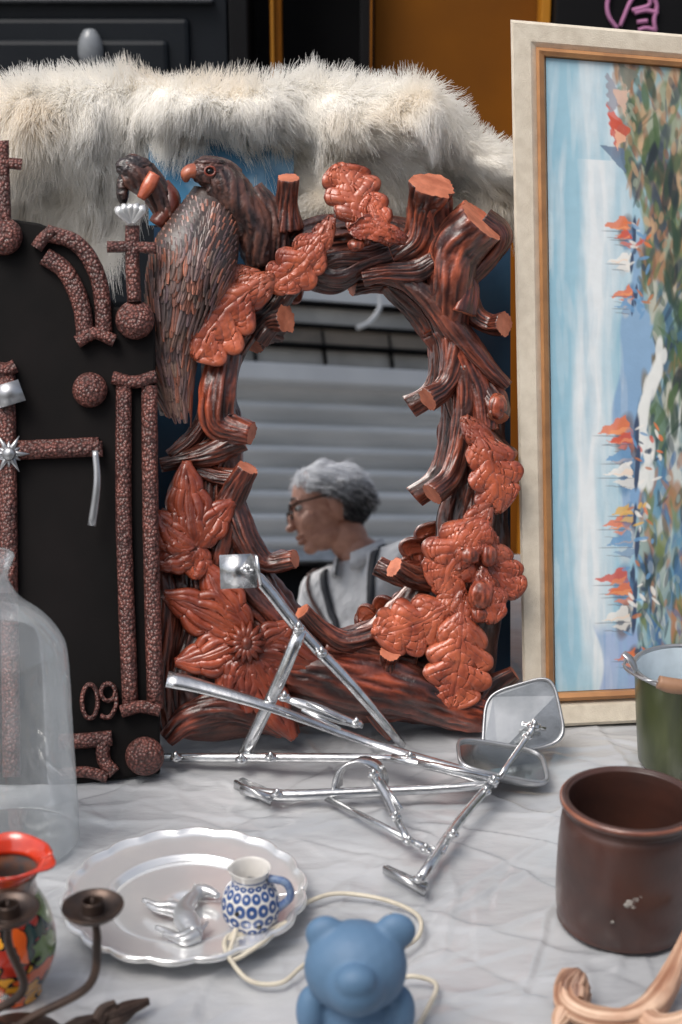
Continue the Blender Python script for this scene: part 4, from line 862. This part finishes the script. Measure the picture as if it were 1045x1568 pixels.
# ============================================================ man (seen in the mirror)
hv=C+ray(500,776)*3.6; hr=R(hv); print('HEAD',hr)
man=grp('man_in_grey_shirt')
def fr(f): f=f.normalized(); return f,Vector((0,0,1)).cross(f)
f,s=fr(Vector((-.86,.42,0))); fh,sh_=fr(Vector((-.95,-.26,0))); zax=Vector((0,0,1))
tilt=Matrix.Rotation(radians(8),4,'Y')
HM=Matrix(((fh.x,sh_.x,0,hr.x),(fh.y,sh_.y,0,hr.y),(0,0,1,hr.z),(0,0,0,1)))@tilt@Matrix.Scale(.97,4)
skinM=M('skin',(.52,.27,.19),(.38,.18,.125),scale=34,rough=.48,bump=.5,bscale=90,bdist=.003)
hl=[((-.014,0,.028),(.096,.074,.090)),((.03,0,-.03),(.062,.056,.085)),((.02,0,-.082),(.056,.050,.030)),((.066,0,-.100),(.020,.024,.017)),
((.096,0,-.020),(.011,.009,.024)),((.105,0,-.038),(.013,.013,.010)),((.080,0,.022),(.014,.044,.009)),((.087,0,-.066),(.012,.022,.006)),((.085,0,-.080),(.012,.020,.006)),
((-.012,.076,-.018),(.016,.009,.030)),((-.012,-.076,-.018),(.016,.009,.030)),((.055,.038,-.038),(.028,.022,.026)),((.055,-.038,-.038),(.028,.022,.026)),
((-.035,0,-.10),(.052,.048,.06)),((-.055,0,-.15),(.055,.052,.05)),((-.072,0,-.19),(.058,.058,.05))]
blobs('head',hl,.0026,2,skinM,man,HM)
eyeW=M('eye_white',(.6,.58,.55),rough=.2)
for y_ in(-.031,.031):
    V,Fc=ell((.074,y_,.001),(.011,.012,.008)); o=mk('eye',V,Fc,eyeW,man); o.data.transform(HM)
    V,Fc=ell((.083,y_,.001),(.004,.006,.006)); o=mk('iris',V,Fc,blackM,man); o.data.transform(HM)
    t=np.linspace(0,2*pi,25); V,Fc,uv,mi=tube([(.098,y_*1.08+.025*cos(a),-.004+.018*sin(a)) for a in t],.002,8,2); o=mk('glasses_rim',V,Fc,blackM,man); o.data.transform(HM)
    sg=1 if y_>0 else -1; V,Fc,uv,mi=tube([(.098,sg*.058,.003),(.07,sg*.072,.005),(-.01,sg*.083,.004),(-.025,sg*.080,-.01)],.0024,8,5); o=mk('glasses_temple',V,Fc,blackM,man); o.data.transform(HM)
    V,Fc,uv,mi=tube([(.086,sg*.016,.026),(.088,sg*.034,.030),(.078,sg*.050,.024)],[.002,.0035,.0015],8,4); o=mk('eyebrow',V,Fc,M('brow_grey',(.08,.08,.085),rough=.8),man); o.data.transform(HM)
V,Fc,uv,mi=tube([(.1,-.010,.002),(.104,0,.004),(.1,.010,.002)],.0018,8,4); o=mk('glasses_bridge',V,Fc,blackM,man); o.data.transform(HM)
Nm=17000; d=rng.normal(0,1,(Nm*2,3)); d/=np.linalg.norm(d,axis=1)[:,None]
P=d*np.array([.095,.073,.089])+np.array([-.014,0,.028])
ok=((P[:,2]>.072)|((P[:,0]<.052)&(P[:,2]>.03))|((P[:,0]<.016)&(P[:,2]>.008))|((P[:,0]<-.03)&(P[:,2]>-.075)))&~((P[:,0]>.066)&(P[:,2]<.08))
P=P[ok];d=d[ok];Nm=len(P); Km=6; pos=np.zeros((Nm,Km,3)); cmb=np.stack([-.75+0*P[:,0],.3*np.sign(P[:,1]),-.2+0*P[:,0]],1)
cmb[:,2]-=.8*(P[:,0]<0); L_=rng.uniform(.018,.038,Nm)*(1-.4*(P[:,2]<-.0)); fl=(np.stack([vn(P*45),vn(P*45+9),vn(P*45+19)],1)-.5)
dd=d*.4+cmb*.6+fl*1.3+rng.normal(0,.1,(Nm,3)); dd/=np.linalg.norm(dd,axis=1)[:,None]
for k in range(Km):
    t=k/(Km-1); pos[:,k]=P+L_[:,None]*(dd*t+np.array([-.2,0,-.4])*t*t)
hp=pos.reshape(-1,3); M3=np.array(HM.to_3x3()); hp=hp@M3.T+np.array(HM.translation); rad=np.tile(np.linspace(.0007,.0003,Km),(Nm,1))
gh_=bpy.data.materials.new('grey_hair'); gh_.use_nodes=True; N=gh_.node_tree.nodes; Lk=gh_.node_tree.links; hi_=N.new('ShaderNodeHairInfo'); rr_=N.new('ShaderNodeValToRGB')
rr_.color_ramp.elements[0].color=(.03,.03,.035,1); rr_.color_ramp.elements[1].color=(.92,.93,.95,1); rr_.color_ramp.elements[1].position=.8
tc=N.new('ShaderNodeTexCoord'); sx=N.new('ShaderNodeSeparateXYZ'); mr=N.new('ShaderNodeMapRange'); mr.inputs['From Min'].default_value=hr.z-.05; mr.inputs['From Max'].default_value=hr.z+.09; mr.inputs['To Min'].default_value=-.8; mr.inputs['To Max'].default_value=.75; Lk.new(tc.outputs['Object'],sx.inputs[0]); Lk.new(sx.outputs[2],mr.inputs[0])
ad=N.new('ShaderNodeMath'); Lk.new(mr.outputs[0],ad.inputs[0]); Lk.new(hi_.outputs['Random'],ad.inputs[1]); Lk.new(ad.outputs[0],rr_.inputs[0]); Lk.new(rr_.outputs[0],N['Principled BSDF'].inputs['Base Color'])
hair('hair',hp.reshape(Nm,Km,3),rad,gh_,man)
hz=hr.z; sca=hz/1.57
BO=Vector(hr)-fh*.075
def L2(a,b,c): return BO+f*(a+.075)+s*b+zax*c
def Z(z): return z*sca-hz
B=[L2(-.13,0,Z(.93)),L2(-.13,0,Z(1.06)),L2(-.12,0,Z(1.24)),L2(-.105,0,Z(1.36)),L2(-.085,0,-.155),
 L2(-.10,.155,-.19),L2(-.09,.24,Z(1.10)),L2(.14,.17,Z(1.02)), L2(-.10,-.155,-.19),L2(-.09,-.24,Z(1.10)),L2(.14,-.17,Z(1.02)),
 L2(-.13,.09,Z(.86)),L2(-.10,.10,Z(.47)),L2(-.14,.11,.09-hz),L2(-.01,.12,.045-hz), L2(-.13,-.09,Z(.86)),L2(-.10,-.10,Z(.47)),L2(-.14,-.11,.09-hz),L2(-.01,-.12,.045-hz)]
E=[(0,1),(1,2),(2,3),(3,4),(3,5),(5,6),(6,7),(3,8),(8,9),(9,10),(0,11),(11,12),(12,13),(13,14),(0,15),(15,16),(16,17),(17,18)]
rd=[(.14,.15),(.13,.145),(.13,.155),(.11,.13),.060,.08,.054,.036,.08,.054,.036,.085,.062,.045,.042,.085,.062,.045,.042]
bm_=M('shirt_and_trousers',(.66,.67,.68),(.52,.53,.55),scale=9,rough=.8,bump=.9,bscale=12,bdist=.03)
N=bm_.node_tree.nodes; Lk=bm_.node_tree.links; ramp=[x for x in N if x.type=='VALTORGB'][0]
tc=N.new('ShaderNodeTexCoord'); sx=N.new('ShaderNodeSeparateXYZ'); Lk.new(tc.outputs['Object'],sx.inputs[0]); lt=N.new('ShaderNodeMath'); lt.operation='LESS_THAN'; lt.inputs[1].default_value=.95*sca; Lk.new(sx.outputs[2],lt.inputs[0])
mm=N.new('ShaderNodeMix'); mm.data_type='RGBA'; Lk.new(lt.outputs[0],mm.inputs[0]); Lk.new(ramp.outputs[0],mm.inputs[6]); mm.inputs[7].default_value=(.03,.035,.05,1); Lk.new(mm.outputs[2],N['Principled BSDF'].inputs['Base Color'])
body=skin('clothed_body',B,E,rd,bm_,man,3,0)
tx=bpy.data.textures.new('folds','CLOUDS'); tx.noise_scale=.11; tx.noise_depth=2
dm=body.modifiers.new('folds','DISPLACE'); dm.texture=tx; dm.strength=.016; dm.mid_level=.5; dm.texture_coords='GLOBAL'
for sg in(1,-1):
    w=L2(.14,.17*sg,Z(1.02)); hv_=[w,w+f*.05+zax*-.012,w+f*.085-zax*.02]
    skin('palm',hv_,[(0,1),(1,2)],[(.026,.022),(.034,.018),(.034,.014)],skinM,man,2,0)
    for k,(o_,ln) in enumerate(((-.026,.062),(-.009,.074),(.009,.070),(.026,.056))):
        p=w+f*.075+s*o_-zax*.018; skin('finger_%d'%(k+1),[p,p+f*.02+f*ln*.3-zax*.008,p+f*.02+f*ln*.6-zax*.024,p+f*.015+f*ln*.75-zax*.045],[(0,1),(1,2),(2,3)],[.009,.009,.008,.0065],skinM,man,1,0)
    p=w+f*.03-s*.024*sg-zax*.01; skin('thumb',[p,p+f*.03-s*.022*sg-zax*.008,p+f*.058-s*.026*sg-zax*.02],[(0,1),(1,2)],[.012,.0105,.008],skinM,man,1,0)
dg=bpy.context.evaluated_depsgraph_get(); bvh=BVHTree.FromObject(body,dg)
def strap(name,pts,w,mat,off=.006):
    Pq=catmull(np.array([tuple(p) for p in pts]),8); La=[];Lb=[]
    for i,p in enumerate(Pq):
        loc,no_,_,_=bvh.find_nearest(Vector(p)); tn=Vector(Pq[min(i+1,len(Pq)-1)]-Pq[max(i-1,0)]).normalized(); sd_=tn.cross(no_).normalized()
        c=loc+no_*off; La.append(c-sd_*w);Lb.append(c+sd_*w)
    k=len(La); o=mk(name,La+Lb,[(i,i+1,i+1+k,i+k) for i in range(k-1)],mat,man); m_=o.modifiers.new('s','SOLIDIFY'); m_.thickness=.004; m_.offset=0
dk=M('navy_strap',(.012,.015,.025),rough=.7); brn=M('brown_strap',(.1,.04,.03),rough=.6)
for sg in(1,-1):
    strap('shoulder_strap' if sg>0 else 'shoulder_strap_b',[L2(.06,.07*sg,-.50),L2(.06,.08*sg,-.40),L2(.03,.085*sg,-.28),L2(-.04,.085*sg,-.17),L2(-.10,.085*sg,-.12),L2(-.2,.08*sg,-.2),L2(-.26,.06*sg,-.32),L2(-.28,.04*sg,-.5)],.011,dk)
strap('thin_strap',[L2(.05,-.02,-.55),L2(.05,.05,-.42),L2(.02,.12,-.30),L2(-.04,.145,-.20),L2(-.10,.15,-.13),L2(-.2,.13,-.22),L2(-.25,.10,-.4)],.004,brn)
t=np.linspace(0.35,2*pi-.35,40); V=[]
for a_ in t:
    for (rr,zc) in((.058,-.122),(.064,-.119),(.078,-.165),(.066,-.167)):
        V.append(L2(-.066+rr*cos(a_)*1.02,rr*sin(a_),zc-.028*cos(a_)))
mk('shirt_collar',V,[(i*4+j,i*4+(j+1)%4,(i+1)*4+(j+1)%4,(i+1)*4+j) for i in range(39) for j in range(4)],bm_,man)
for sg in(1,-1):
    blobs('shoe',[(L2(-.09,.115*sg,.045-hz),(.08,.06,.042)),(L2(.0,.12*sg,.035-hz),(.065,.055,.033))],.006,3,blackM,man)
# ============================================================ light (overcast)
w=bpy.data.worlds.new('World'); sc.world=w; w.use_nodes=True; N=w.node_tree.nodes; Lk=w.node_tree.links
sk=N.new('ShaderNodeTexSky'); sk.sky_type='NISHITA'; sk.sun_disc=False; el=radians(60); az=radians(225)
sk.sun_elevation=el; sk.sun_rotation=az; sk.dust_density=5; sk.air_density=1.0; sk.ozone_density=.6
hs=N.new('ShaderNodeHueSaturation'); hs.inputs['Saturation'].default_value=.6; Lk.new(sk.outputs[0],hs.inputs['Color'])
Lk.new(hs.outputs[0],N['Background'].inputs[0]); N['Background'].inputs[1].default_value=.15
sl=bpy.data.lights.new('sun','SUN'); sl.energy=1.5; sl.angle=radians(30); sl.color=(1,.965,.92); so_=bpy.data.objects.new('sun',sl); sc.collection.objects.link(so_)
sd_=Vector((sin(az)*cos(el),cos(az)*cos(el),sin(el))); so_.rotation_euler=(-sd_).to_track_quat('-Z','Y').to_euler()
sc.view_settings.view_transform='Standard'; sc.view_settings.look='None'; sc.view_settings.exposure=0
sc.cycles.max_bounces=9; sc.cycles.diffuse_bounces=5; sc.cycles.transparent_max_bounces=16
